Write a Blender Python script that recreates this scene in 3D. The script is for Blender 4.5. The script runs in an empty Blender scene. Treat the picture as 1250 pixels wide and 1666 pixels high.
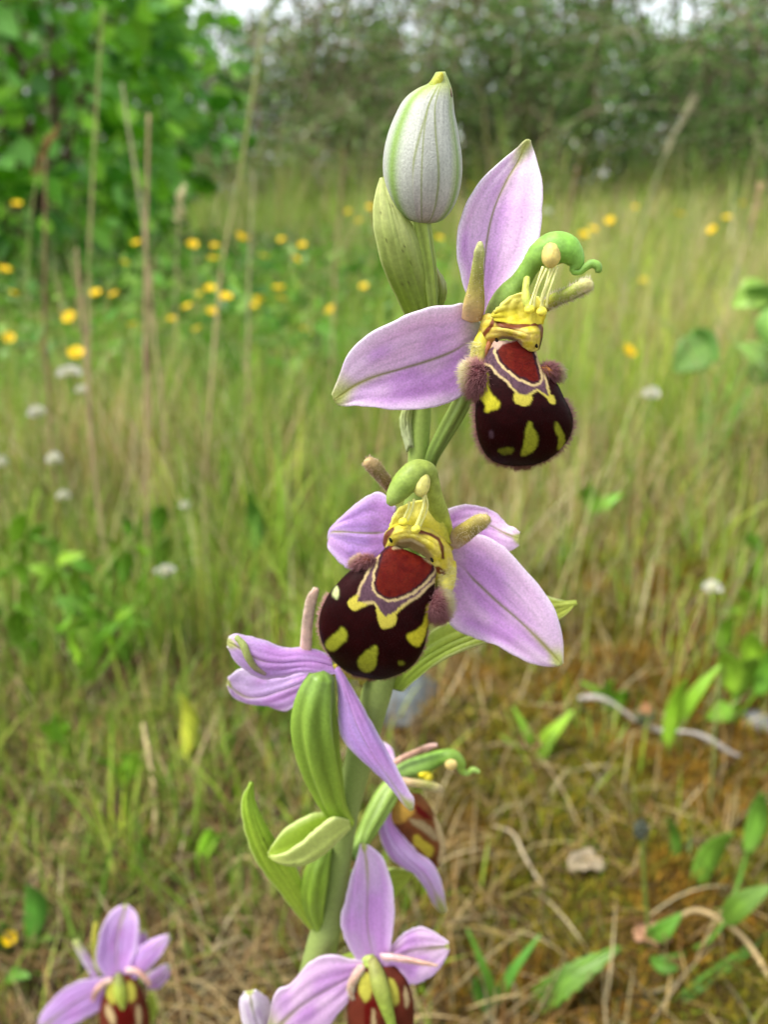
import bpy, math, random
import numpy as np
from mathutils import Vector, Quaternion

# ------------------------------------------------------------------ camera, world, sun, exposure
rng = np.random.default_rng(11)
random.seed(11)
sc = bpy.context.scene
COL = sc.collection
F = 1300.0                      # focal length in pixels of the 1250 x 1666 photograph
CX, CY = 625.0, 833.0
PITCH = math.radians(22.0)
H = 0.24                        # camera height above the ground, metres
cam_d = bpy.data.cameras.new('camera')
cam = bpy.data.objects.new('camera', cam_d); COL.objects.link(cam)
cam.location = (0, 0, H)
cam.rotation_euler = (math.pi / 2 - PITCH, 0, 0)
cam_d.sensor_fit = 'VERTICAL'; cam_d.sensor_height = 36.0
cam_d.lens = 36.0 * F / 1666.0
cam_d.clip_start = 0.005; cam_d.clip_end = 600
cam_d.dof.use_dof = True
cam_d.dof.focus_distance = 0.0715
cam_d.dof.aperture_fstop = cam_d.lens / 1.0     # entrance pupil 1 mm
sc.camera = cam

SUN_EL, SUN_AZ = math.radians(60), math.radians(248)   # azimuth clockwise from +Y
w = bpy.data.worlds.new('World'); sc.world = w; w.use_nodes = True
nt = w.node_tree; nt.nodes.clear()
sky = nt.nodes.new('ShaderNodeTexSky'); sky.sky_type = 'NISHITA'; sky.sun_disc = False
sky.sun_elevation = SUN_EL; sky.sun_rotation = SUN_AZ
sky.air_density = 1.0; sky.dust_density = 1.2; sky.ozone_density = 1.0
hs = nt.nodes.new('ShaderNodeHueSaturation'); hs.inputs['Saturation'].default_value = 0.26
bg = nt.nodes.new('ShaderNodeBackground'); bg.inputs['Strength'].default_value = 0.12
wo = nt.nodes.new('ShaderNodeOutputWorld')
nt.links.new(sky.outputs[0], hs.inputs['Color']); nt.links.new(hs.outputs[0], bg.inputs[0]); nt.links.new(bg.outputs[0], wo.inputs[0])
sd = bpy.data.lights.new('sun', 'SUN'); sd.energy = 1.5; sd.angle = math.radians(14); sd.color = (1.0, 0.96, 0.88)
so = bpy.data.objects.new('sun', sd); COL.objects.link(so); so.location = (0, 0, 5)
sdir = Vector((math.sin(SUN_AZ) * math.cos(SUN_EL), math.cos(SUN_AZ) * math.cos(SUN_EL), math.sin(SUN_EL)))
so.rotation_euler = sdir.to_track_quat('Z', 'Y').to_euler()
vs = sc.view_settings
vs.view_transform = 'Standard'; vs.look = 'None'; vs.gamma = 1.0; vs.use_curve_mapping = False
vs.exposure = 1.66
sc.render.engine = 'CYCLES'
sc.cycles.use_denoising = True
sc.render.filter_size = 0.9
sc.cycles.max_bounces = 8; sc.cycles.transmission_bounces = 6; sc.cycles.diffuse_bounces = 5

# ------------------------------------------------------------------ helpers
FW = np.array([0, math.cos(PITCH), -math.sin(PITCH)])
UP = np.array([0, math.sin(PITCH), math.cos(PITCH)])
RT = np.array([1.0, 0, 0])
CAM = np.array([0, 0, H])

def pt(px, py, Y):
    """photo pixel + horizontal distance Y in mm -> world point (m); arrays allowed"""
    px = np.asarray(px, float); py = np.asarray(py, float); Y = np.asarray(Y, float) * 0.001
    d = FW + ((px - CX) / F)[..., None] * RT + ((CY - py) / F)[..., None] * UP
    return CAM + d * (Y / d[..., 1])[..., None]

def ground_hit(px, py, z=0.0):
    d = FW + (px - CX) / F * RT + (CY - py) / F * UP
    return CAM + d * ((z - H) / d[2])

def lin(c):
    c = np.asarray(c, float) / 255.0
    return np.where(c <= 0.04045, c / 12.92, ((c + 0.055) / 1.055) ** 2.4)

def sstep(a, b, x):
    t = np.clip((x - a) / (b - a), 0, 1)
    return t * t * (3 - 2 * t)

def mixc(a, b, k):
    k = np.asarray(k)[..., None]
    return np.asarray(a) * (1 - k) + np.asarray(b) * k

def spline(P, n, ts=None):
    """cubic Hermite through rows of P (k, m), chord-length parameter; n samples or at ts in 0..1"""
    P = np.asarray(P, float); k = len(P)
    d = np.sqrt(((P[1:, :2] - P[:-1, :2]) ** 2).sum(1)) if P.shape[1] >= 2 else np.ones(k - 1)
    d = np.maximum(d, 1e-6)
    T = np.concatenate([[0], np.cumsum(d)]); T /= T[-1]
    M = np.gradient(P, T, axis=0) if k > 2 else np.repeat((P[1:] - P[:-1]), 2, 0)
    u = np.linspace(0, 1, n) if ts is None else np.asarray(ts)
    i = np.clip(np.searchsorted(T, u, side='right') - 1, 0, k - 2)
    h = (T[i + 1] - T[i]); s = ((u - T[i]) / h)
    s_ = s[:, None]; h_ = h[:, None]
    return ((2 * s_**3 - 3 * s_**2 + 1) * P[i] + (s_**3 - 2 * s_**2 + s_) * h_ * M[i]
            + (-2 * s_**3 + 3 * s_**2) * P[i + 1] + (s_**3 - s_**2) * h_ * M[i + 1])

class MB:
    """collects vertices, faces and vertex colours of one mesh"""
    def __init__(self): self.v = []; self.f = []; self.c = []; self.n = 0
    def add(self, V, Fc, C):
        V = np.asarray(V, float).reshape(-1, 3)
        C = np.broadcast_to(np.asarray(C, float), V.shape) if np.ndim(C) == 1 else np.asarray(C, float).reshape(-1, 3)
        self.v.append(V); self.c.append(C)
        for arr in Fc: self.f.append(np.asarray(arr) + self.n)
        self.n += len(V)
    def mesh(self, name, origin=(0, 0, 0), smooth=True):
        V = np.concatenate(self.v) - np.asarray(origin); C = np.concatenate(self.c)
        me = bpy.data.meshes.new(name)
        me.vertices.add(len(V)); me.vertices.foreach_set('co', V.astype(np.float32).ravel())
        tot = [np.full(len(a), a.shape[1]) for a in self.f]; tot = np.concatenate(tot)
        idx = np.concatenate([a.ravel() for a in self.f])
        st = np.concatenate([[0], np.cumsum(tot)[:-1]])
        me.loops.add(len(idx)); me.loops.foreach_set('vertex_index', idx.astype(np.int32))
        me.polygons.add(len(tot)); me.polygons.foreach_set('loop_start', st.astype(np.int32))
        me.polygons.foreach_set('loop_total', tot.astype(np.int32))
        me.polygons.foreach_set('use_smooth', np.full(len(tot), smooth))
        ca = me.color_attributes.new('Col', 'FLOAT_COLOR', 'POINT')
        ca.data.foreach_set('color', np.concatenate([np.clip(C, 0, 1), np.ones((len(C), 1))], 1).astype(np.float32).ravel())
        me.update(calc_edges=True); me.validate()
        return me
    def build(self, name, mat, parent=None, origin=(0, 0, 0), smooth=True):
        me = self.mesh(name, origin, smooth)
        me.materials.append(mat)
        o = bpy.data.objects.new(name, me); COL.objects.link(o)
        if parent is not None: o.parent = parent
        else: o.location = origin
        return o

def tag(o, label=None, cat=None, group=None, kind=None):
    if label: o['label'] = label
    if cat: o['category'] = cat
    if group: o['group'] = group
    if kind: o['kind'] = kind
    return o

def empty(name, loc):
    o = bpy.data.objects.new(name, None); COL.objects.link(o); o.location = loc
    o.empty_display_size = 0.01
    return o

def grid_faces(a, b, wrap=False):
    i = np.arange(a - 1)[:, None]; j = np.arange(b if wrap else b - 1)[None, :]
    j2 = (j + 1) % b
    return np.stack([i * b + j, i * b + j2, (i + 1) * b + j2, (i + 1) * b + j], -1).reshape(-1, 4)

def add_shell(mb, P, C, th):
    """grid P (a, b, 3) thickened to a closed shell of thickness th"""
    a, b = P.shape[:2]
    n = np.cross(np.gradient(P, axis=0), np.gradient(P, axis=1))
    n /= np.maximum(np.linalg.norm(n, axis=-1, keepdims=True), 1e-12)
    th = np.asarray(th) if np.ndim(th) else np.full((a, b), th)
    T = P + n * th[..., None] / 2; B = P - n * th[..., None] / 2
    f = grid_faces(a, b); N = a * b
    idx = np.arange(N).reshape(a, b)
    rim = np.concatenate([idx[0, :], idx[1:, -1], idx[-1, -2::-1], idx[-2:0:-1, 0]])
    r2 = np.roll(rim, -1)
    rf = np.stack([rim, rim + N, r2 + N, r2], -1)
    C = np.broadcast_to(C, P.shape)
    mb.add(np.concatenate([T.reshape(-1, 3), B.reshape(-1, 3)]), [f, f[:, ::-1] + N, rf],
           np.concatenate([C.reshape(-1, 3), C.reshape(-1, 3)]))

def add_tube(mb, P, R, C, nr=12, flat=1.0, flat_dir=None, cap=True):
    """tube along P (n, 3) with radii R (n,), colours C (n,3) or (3,)"""
    P = np.asarray(P, float); n = len(P); R = np.broadcast_to(np.asarray(R, float), (n,))
    T = np.gradient(P, axis=0); T /= np.maximum(np.linalg.norm(T, axis=1, keepdims=True), 1e-12)
    U = np.zeros_like(P)
    ref = np.array([0, 1.0, 0]) if flat_dir is None else np.asarray(flat_dir, float)
    if abs(T[0] @ ref) > 0.95: ref = np.array([1.0, 0, 0])
    u = ref - T[0] * (ref @ T[0]); u /= np.linalg.norm(u); U[0] = u
    for i in range(1, n):
        u = U[i - 1] - T[i] * (U[i - 1] @ T[i]); l = np.linalg.norm(u)
        U[i] = u / l if l > 1e-9 else U[i - 1]
    W = np.cross(T, U)
    a = np.linspace(0, 2 * np.pi, nr, endpoint=False)
    V = P[:, None] + R[:, None, None] * (flat * np.cos(a)[None, :, None] * U[:, None] + np.sin(a)[None, :, None] * W[:, None])
    C = np.broadcast_to(np.asarray(C, float), (n, 3)) if np.ndim(C) == 1 else np.asarray(C)
    Cv = np.repeat(C[:, None], nr, 1)
    fs = [grid_faces(n, nr, True)]
    Vv = V.reshape(-1, 3); Cc = Cv.reshape(-1, 3)
    if cap:
        e0 = P[0] - T[0] * R[0] * 0.5; e1 = P[-1] + T[-1] * R[-1] * 0.5
        k = n * nr; j = np.arange(nr); j2 = (j + 1) % nr
        fs.append(np.stack([np.full(nr, k), j2, j], -1)); o = (n - 1) * nr
        fs.append(np.stack([np.full(nr, k + 1), o + j, o + j2], -1))
        Vv = np.concatenate([Vv, [e0, e1]]); Cc = np.concatenate([Cc, [C[0], C[-1]]])
    mb.add(Vv, fs, Cc)

def add_ellipsoid(mb, c, ax, C, nu=16, nv=10, noise=0.0):
    """ax: 3 axis vectors (rows)"""
    u = np.linspace(0, 2 * np.pi, nu, endpoint=False); v = np.linspace(0.02, np.pi - 0.02, nv)
    S = np.stack([np.sin(v)[:, None] * np.cos(u), np.sin(v)[:, None] * np.sin(u), np.cos(v)[:, None] * np.ones(nu)], -1)
    if noise: S = S * (1 + noise * rng.normal(size=S.shape[:2])[..., None])
    V = np.asarray(c) + S @ np.asarray(ax)
    k = nu * nv; j = np.arange(nu); j2 = (j + 1) % nu
    Vv = np.concatenate([V.reshape(-1, 3), [V[0].mean(0), V[-1].mean(0)]])
    fs = [grid_faces(nv, nu, True), np.stack([np.full(nu, k), j2, j], -1), np.stack([np.full(nu, k + 1), (nv - 1) * nu + j, (nv - 1) * nu + j2], -1)]
    mb.add(Vv, fs, C)

def add_hairs(mb, B, D, L, r, Cb, Ct):
    """tapering three-sided hairs from base points B along unit D"""
    n = len(B)
    D = D / np.maximum(np.linalg.norm(D, axis=1, keepdims=True), 1e-12)
    a = np.cross(D, rng.normal(size=(n, 3))); a /= np.maximum(np.linalg.norm(a, axis=1, keepdims=True), 1e-12)
    b = np.cross(D, a)
    L = np.broadcast_to(L, (n,))[:, None]
    ang = [0, 2.094, 4.189]
    ring = [B + r * (math.cos(t) * a + math.sin(t) * b) for t in ang]
    tip = B + D * L
    V = np.stack(ring + [tip], 1).reshape(-1, 3)
    i = np.arange(n)[:, None] * 4
    Fc = np.concatenate([i + [0, 1, 3], i + [1, 2, 3], i + [2, 0, 3]])
    Cb = np.broadcast_to(Cb, (n, 3)); Ct = np.broadcast_to(Ct, (n, 3))
    mb.add(V, [Fc], np.stack([Cb, Cb, Cb, Ct], 1).reshape(-1, 3))

def vnoise(x, y, seed=0):
    """cheap smooth 2-D value noise, 0..1"""
    x = np.asarray(x, float) + seed * 17.31; y = np.asarray(y, float) + seed * 9.17
    xi = np.floor(x); yi = np.floor(y); fx = x - xi; fy = y - yi
    fx = fx * fx * (3 - 2 * fx); fy = fy * fy * (3 - 2 * fy)
    def h(a, b):
        s = np.sin(a * 127.1 + b * 311.7 + seed * 74.7) * 43758.5453
        return s - np.floor(s)
    return (h(xi, yi) * (1 - fx) + h(xi + 1, yi) * fx) * (1 - fy) + (h(xi, yi + 1) * (1 - fx) + h(xi + 1, yi + 1) * fx) * fy

# ------------------------------------------------------------------ materials (vertex colour x procedural noise)
def material(name, rough=0.5, transl=0.0, nscale=400, namp=0.12, bump=0.0, bscale=None, sheen=0.0, spec=0.3, coat=0.0, sss=0.0, tint=(0.8, 0.6, 0.65, 1)):
    m = bpy.data.materials.new(name); m.use_nodes = True
    t = m.node_tree; t.nodes.clear(); L = t.links
    out = t.nodes.new('ShaderNodeOutputMaterial'); p = t.nodes.new('ShaderNodeBsdfPrincipled')
    at = t.nodes.new('ShaderNodeAttribute'); at.attribute_name = 'Col'
    tc = t.nodes.new('ShaderNodeTexCoord')
    no = t.nodes.new('ShaderNodeTexNoise'); no.inputs['Scale'].default_value = nscale; no.inputs['Detail'].default_value = 3
    L.new(tc.outputs['Object'], no.inputs['Vector'])
    mr = t.nodes.new('ShaderNodeMapRange'); mr.inputs[1].default_value = 0.25; mr.inputs[2].default_value = 0.75
    mr.inputs[3].default_value = 1 - namp; mr.inputs[4].default_value = 1 + namp
    L.new(no.outputs['Fac'], mr.inputs[0])
    mx = t.nodes.new('ShaderNodeVectorMath'); mx.operation = 'SCALE'
    L.new(at.outputs['Color'], mx.inputs[0]); L.new(mr.outputs[0], mx.inputs['Scale'])
    L.new(mx.outputs[0], p.inputs['Base Color'])
    p.inputs['Roughness'].default_value = rough
    p.inputs['Specular IOR Level'].default_value = spec
    if sheen:
        p.inputs['Sheen Weight'].default_value = sheen; p.inputs['Sheen Roughness'].default_value = 0.4
        p.inputs['Sheen Tint'].default_value = tint
    if coat: p.inputs['Coat Weight'].default_value = coat; p.inputs['Coat Roughness'].default_value = 0.25
    if sss:
        p.inputs['Subsurface Weight'].default_value = sss
        p.inputs['Subsurface Radius'].default_value = (1, 0.9, 0.7); p.inputs['Subsurface Scale'].default_value = 0.0006
    if bump:
        n2 = t.nodes.new('ShaderNodeTexNoise'); n2.inputs['Scale'].default_value = bscale or nscale * 2; n2.inputs['Detail'].default_value = 2
        L.new(tc.outputs['Object'], n2.inputs['Vector'])
        b = t.nodes.new('ShaderNodeBump'); b.inputs['Strength'].default_value = bump; b.inputs['Distance'].default_value = 0.3 / (bscale or nscale * 2)
        L.new(n2.outputs['Fac'], b.inputs['Height']); L.new(b.outputs[0], p.inputs['Normal'])
    if transl:
        tr = t.nodes.new('ShaderNodeBsdfTranslucent'); L.new(mx.outputs[0], tr.inputs[0])
        ms = t.nodes.new('ShaderNodeMixShader'); ms.inputs[0].default_value = transl
        L.new(p.outputs[0], ms.inputs[1]); L.new(tr.outputs[0], ms.inputs[2]); L.new(ms.outputs[0], out.inputs[0])
    else:
        L.new(p.outputs[0], out.inputs[0])
    return m

M_petal = material('petal_tissue', 0.45, 0.45, 5200, 0.17, 0.9, 5200, sheen=0.2, spec=0.45, tint=(1, 0.97, 1, 1))
M_green = material('orchid_green', 0.42, 0.15, 2500, 0.12, 0.25, 5000, spec=0.4)
M_bract = material('bract_tissue', 0.42, 0.3, 2600, 0.13, 0.3, 4000, spec=0.4)
M_column = material('column_tissue', 0.5, 0.15, 3500, 0.14, 0.5, 5000, spec=0.35, sss=0.5)
M_lip = material('lip_velvet', 0.55, 0.0, 6500, 0.16, 0.5, 9000, spec=0.07)
M_hair = material('hair', 0.6, 0.25, 1000, 0.05)
M_grass = material('grass_blade', 0.5, 0.35, 60, 0.12, spec=0.3)
M_straw = material('dry_straw', 0.65, 0.15, 300, 0.2, spec=0.2)
M_leaf = material('leaf', 0.4, 0.3, 180, 0.12, 0.25, 300, spec=0.4)
M_bark = material('bark', 0.85, 0.0, 60, 0.3, 0.6, 120, spec=0.1)
M_flower = material('meadow_petal', 0.45, 0.25, 300, 0.08)
M_stone = material('stone', 0.8, 0.0, 160, 0.25, 0.6, 260, spec=0.2)
M_moss = material('moss', 0.8, 0.2, 300, 0.2, spec=0.1)

# ------------------------------------------------------------------ the ground
def ground_z(x, y):
    x = np.asarray(x, float); y = np.asarray(y, float)
    near = np.exp(-np.maximum(y, 0) / 1.2)
    z = (vnoise(x * 9, y * 9, 1) - 0.5) * 0.018 * near + (vnoise(x * 34, y * 34, 2) - 0.5) * 0.014 * near + (vnoise(x * 80, y * 80, 4) - 0.5) * 0.006 * near * near
    z += (vnoise(x * 0.6, y * 0.6, 3) - 0.5) * 0.06 * sstep(1.0, 4.0, y)
    for (mx, my, r, h) in MOUNDS:
        z += h * np.exp(-((x - mx) ** 2 + (y - my) ** 2) / (r * r))
    return z
MOUNDS = []
for (px, py, r, h) in ((760, 1225, 0.035, 0.018), (1235, 790, 0.075, 0.04), (900, 1330, 0.05, 0.012), (1000, 1450, 0.04, 0.010)):
    g = ground_hit(px, py); MOUNDS.append((g[0], g[1], r, h))

def ground_colour(x, y):
    n1 = vnoise(x * 14, y * 14, 5); n2 = vnoise(x * 45, y * 45, 6); n3 = vnoise(x * 2.2, y * 2.2, 7)
    moss = lin((74, 58, 24)); straw = lin((84, 68, 42)); soil = lin((38, 30, 20)); green = lin((84, 100, 34))
    k_moss = sstep(-0.05, 0.06, x + (n1 - 0.5) * 0.1) * sstep(0.75, 0.35, y)
    c = mixc(straw, soil, sstep(0.35, 0.75, n2)); c = mixc(c, np.broadcast_to(moss, c.shape) * (0.6 + 0.8 * n2)[..., None], k_moss * 0.9)
    c = mixc(c, green, sstep(0.3, 0.9, y + 0.35 * (n3 - 0.5)) * 0.8)
    return c
xs = np.concatenate([-np.geomspace(150, 1.3, 26), np.linspace(-1.2, 1.2, 420), np.geomspace(1.3, 150, 26)])
ys = np.concatenate([[-150, -60, -20, -6, -2, -0.6], np.linspace(-0.2, 1.4, 290), np.geomspace(1.45, 260, 60)])
gx, gy = np.meshgrid(xs, ys)
mb = MB()
mb.add(np.stack([gx, gy, ground_z(gx, gy)], -1), [grid_faces(len(ys), len(xs))], ground_colour(gx, gy).reshape(-1, 3))
M_ground = material('ground', 0.95, 0.0, 220, 0.45, 0.8, 500, spec=0.1)
tag(mb.build('ground', M_ground), kind='structure')

# ------------------------------------------------------------------ grass, thatch, moss (uncountable)
def blades(mb, X, Y, hgt, wid, lean_az, lean, curl, col_b, col_t, nseg=5, z0=-0.003, twist=0.5):
    n = len(X)
    t = np.linspace(0, 1, nseg)[None, :]
    ang = lean[:, None] + curl[:, None] * t           # angle from vertical along the blade
    ds = (hgt / (nseg - 1))[:, None]
    rr = np.concatenate([np.zeros((n, 1)), np.cumsum(np.sin((ang[:, 1:] + ang[:, :-1]) / 2) * ds, 1)], 1)
    zz = np.concatenate([np.zeros((n, 1)), np.cumsum(np.cos((ang[:, 1:] + ang[:, :-1]) / 2) * ds, 1)], 1)
    ca, sa = np.cos(lean_az)[:, None], np.sin(lean_az)[:, None]
    Zg = ground_z(X, Y)[:, None] + z0
    P = np.stack([X[:, None] + rr * ca, Y[:, None] + rr * sa, np.maximum(Zg + zz, Zg + 0.001)], -1)
    wa = lean_az[:, None] + np.pi / 2 + (rng.uniform(-1, 1, (n, 1)) * twist * 2) * (0.4 + t)
    prof = np.minimum(1.0, 0.55 + t * 2.0) * (1 - t ** 2.2) + 0.03
    W = (wid[:, None] * 0.5 * prof)[..., None] * np.stack([np.cos(wa), np.sin(wa), np.zeros_like(wa)], -1)
    V = np.stack([P - W, P + W], 2).reshape(-1, 3)
    k = np.arange(n)[:, None] * (nseg * 2) + np.arange(nseg - 1)[None, :] * 2
    k = k.ravel()
    Fc = np.stack([k, k + 1, k + 3, k + 2], -1)
    C = mixc(col_b[:, None], col_t[:, None], np.broadcast_to(t, (n, nseg)))
    mb.add(V, [Fc], np.repeat(C[:, :, None], 2, 2).reshape(-1, 3))

def scatter(n, y0, y1, power=1.0, spread=0.74, pad=0.12):
    u = rng.uniform(0, 1, n)
    Y = (y0 ** (2 - power) + u * (y1 ** (2 - power) - y0 ** (2 - power))) ** (1 / (2 - power)) if power != 2 else y0 * (y1 / y0) ** u
    X = rng.uniform(-1, 1, n) * (spread * Y + pad)
    return X, Y

GREENS = np.array([lin(c) for c in ((134, 168, 42), (160, 186, 58), (108, 150, 40), (176, 188, 82), (146, 180, 70))])
STRAWS = np.array([lin(c) for c in ((208, 190, 132), (188, 164, 102), (222, 208, 162), (172, 142, 88), (198, 174, 124))])

def grass_colours(X, Y, straw_bias=0.0):
    n = len(X)
    patch = vnoise(X * 5 / np.maximum(Y, 0.5) ** 0.5, Y * 4, 21)
    ps = np.clip(0.42 - 0.12 * np.minimum(Y, 3) + 0.9 * (patch - 0.5) + straw_bias, 0.03, 0.97)
    ps = np.where((Y > 1.5), np.clip(ps + 0.25 * sstep(0.0, 2.0, X), 0, 0.8), ps)
    ps = np.where(Y < 0.6, np.clip(ps - 0.25 * sstep(0.0, -0.08, X), 0.02, 1), ps)
    ps = np.where((Y > 0.9) & (X < 0.15), ps * 0.45, ps); ps = np.where((Y > 0.5) & (Y < 1.2), np.clip(ps + 0.12, 0, 1), ps)
    isd = rng.uniform(0, 1, n) < ps
    g = GREENS[rng.integers(0, 5, n)] * rng.uniform(0.7, 1.2, (n, 1)); g = mixc(g, g * [0.62, 0.86, 0.55], np.where(Y > 0.8, sstep(0.5, -0.3, X), 0.25)); s = STRAWS[rng.integers(0, 5, n)] * rng.uniform(0.7, 1.1, (n, 1))
    c = np.where(isd[:, None], s, g)
    tipc = np.where(isd[:, None], c, mixc(c, STRAWS[rng.integers(0, 5, n)], rng.uniform(0, 0.6, n) ** 2))
    return c, tipc, isd

mb = MB()
for (n, y0, y1, pw, h0, h1, w0, w1) in ((3000, 0.20, 0.36, 1.0, 0.012, 0.036, 0.0007, 0.0015),
                                        (7000, 0.34, 0.62, 1.0, 0.025, 0.075, 0.0008, 0.0018),
                                        (20000, 0.58, 1.5, 1.0, 0.045, 0.12, 0.0009, 0.0022),
                                        (32000, 1.4, 4.2, 1.2, 0.06, 0.15, 0.0016, 0.0036),
                                        (22000, 4.0, 11.0, 1.4, 0.10, 0.22, 0.004, 0.008)):
    X, Y = scatter(n, y0, y1, pw)
    # tufts: pull blades towards clump centres
    cl = rng.uniform(0, 1, n) < 0.6
    nc = max(n // 40, 8); cxs, cys = scatter(nc, y0, y1, pw); pick = rng.integers(0, nc, n)
    X = np.where(cl, cxs[pick] + rng.normal(0, 0.018, n) * np.maximum(Y, 0.3), X); Y = np.where(cl, cys[pick] + rng.normal(0, 0.018, n) * np.maximum(Y, 0.3), Y)
    keep = (Y > y0 * 0.9) & ~((rng.uniform(0, 1, n) < 0.72) & (X > 0.005 + 0.05 * (vnoise(X * 20, Y * 20, 81) - 0.5)) & (X < 0.24) & (Y < 0.42)); X, Y = X[keep], Y[keep]; n = len(X)
    hh = (h0 + (h1 - h0) * rng.uniform(0, 1, n) ** 1.3) * (0.55 + 0.9 * vnoise(X * 6, Y * 6, 31))
    hh = hh * (1 - 0.65 * sstep(-0.1, -0.4, X) * sstep(0.9, 1.3, Y) * sstep(3.5, 2.5, Y)) * (1 + 0.35 * sstep(0.2, 1.0, X / np.maximum(Y, 0.5)) * (Y > 1.0))
    cb, ct, isd = grass_colours(X, Y)
    cf = np.where(cl, rng.uniform(0.55, 1.35, nc)[pick], 1.0)[keep]; hf_ = np.where(cl, rng.uniform(0.6, 1.5, nc)[pick], 0.85)[keep]
    ch = np.where(cl, rng.uniform(0, 1, nc)[pick], 0.5)[keep]
    cb = cb * cf[:, None]; ct = ct * cf[:, None]; cb = np.where((~isd & (ch > 0.6))[:, None], cb * [1.25, 1.12, 0.9], cb); ct = np.where((~isd & (ch > 0.6))[:, None], ct * [1.25, 1.12, 0.9], ct); hh = hh * hf_
    ww = rng.uniform(w0, w1, n) * np.where(isd, 0.65, 1.0)
    blades(mb, X, Y, hh, ww, rng.uniform(0, 2 * np.pi, n), np.abs(rng.normal(0.08, 0.25, n)), np.abs(rng.normal(0.3, 0.5, n)), cb * 0.85, ct)
# short green sprigs among the thatch
X, Y = scatter(9000, 0.13, 0.5, 0.9); n = len(X)
kk = vnoise(X * 22, Y * 22, 61) + 0.25 * sstep(0.05, -0.1, X) - 0.33 * sstep(0.0, 0.03, X) * sstep(0.26, 0.16, X) > 0.5; X, Y = X[kk], Y[kk]; n = len(X)
cb = GREENS[rng.integers(0, 5, n)] * rng.uniform(0.5, 1.1, (n, 1))
blades(mb, X, Y, rng.uniform(0.008, 0.034, n), rng.uniform(0.0006, 0.0016, n), rng.uniform(0, 6.28, n), np.abs(rng.normal(0.2, 0.35, n)), np.abs(rng.normal(0.4, 0.5, n)), cb * 0.8, cb)
X, Y = scatter(7000, 0.2, 0.55, 0.9); kk = (X < 0.01) & (vnoise(X * 14, Y * 14, 65) > 0.42); X, Y = X[kk], Y[kk]; n = len(X)
cb = GREENS[rng.integers(0, 5, n)] * rng.uniform(0.45, 1.1, (n, 1))
blades(mb, X, Y, rng.uniform(0.015, 0.055, n), rng.uniform(0.0007, 0.0018, n), rng.uniform(0, 6.28, n), np.abs(rng.normal(0.15, 0.3, n)), np.abs(rng.normal(0.3, 0.4, n)), cb * 0.75, cb)
# taller ragged grass where the meadow meets the thicket
X, Y = scatter(6500, 2.6, 6.6, 1.0); n = len(X); kk = X > -0.25 * Y; X, Y = X[kk], Y[kk]; n = len(X)
cb = np.where(rng.uniform(0, 1, (n, 1)) < 0.22, STRAWS[rng.integers(0, 5, n)], GREENS[rng.integers(0, 5, n)] * 0.8) * rng.uniform(0.6, 1.1, (n, 1))
blades(mb, X, Y, rng.uniform(0.15, 0.5, n) * (0.4 + vnoise(X * 2, Y * 2, 62)), rng.uniform(0.002, 0.005, n), rng.uniform(0, 6.28, n), np.abs(rng.normal(0.1, 0.2, n)), np.abs(rng.normal(0.3, 0.4, n)), cb * 0.8, cb)
tag(mb.build('meadow_grass', M_grass), 'thin green and straw-coloured grass blades covering the meadow', 'grass', kind='stuff')

# fine upright flowering culms, hair-thin
mb = MB()
X, Y = scatter(4200, 0.34, 5.0, 1.25)
n = len(X); hh = rng.uniform(0.06, 0.14, n) * np.clip(0.5 + Y * 0.7, 0.5, 2.0)
cb = STRAWS[rng.integers(0, 5, n)] * rng.uniform(0.7, 1.1, (n, 1)); ct = mixc(cb, lin((196, 184, 150)), np.full(n, 0.5))
blades(mb, X, Y, hh, rng.uniform(0.0006, 0.0011, n) * np.maximum(1, Y * 0.9), rng.uniform(0, 6.28, n), np.abs(rng.normal(0.05, 0.28, n)), np.abs(rng.normal(0.1, 0.35, n)), cb, ct, nseg=6)
tag(mb.build('grass_culms', M_straw), 'hair-thin pale flowering grass stems rising through the meadow', 'grass stems', kind='stuff')

# dry thatch lying on the ground
mb = MB()
X, Y = scatter(14000, 0.10, 1.0, 0.9)
X2, Y2 = scatter(24000, 0.11, 0.45, 1.0); X = np.concatenate([X, X2]); Y = np.concatenate([Y, Y2])
n = len(X)
mossy = sstep(-0.03, 0.08, X) * sstep(0.8, 0.3, Y)
keep = rng.uniform(0, 1, n) > mossy * 0.8
X, Y = X[keep], Y[keep]; n = len(X)
cb = STRAWS[rng.integers(0, 5, n)] * rng.uniform(0.12, 0.95, (n, 1)) ** 1.9; cb = mixc(cb, lin((150, 104, 52)), rng.uniform(0, 0.7, n) ** 2)
blades(mb, X, Y, rng.uniform(0.010, 0.042, n), rng.uniform(0.00025, 0.0009, n), rng.uniform(0, 6.28, n), rng.uniform(0.3, 1.45, n), rng.normal(0.9, 1.0, n), cb, cb, nseg=7, z0=0.0, twist=0.3)
tag(mb.build('dry_thatch', M_straw), 'tangled curling straw-brown dead grass lying on the ground', 'dead grass', kind='stuff')

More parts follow.
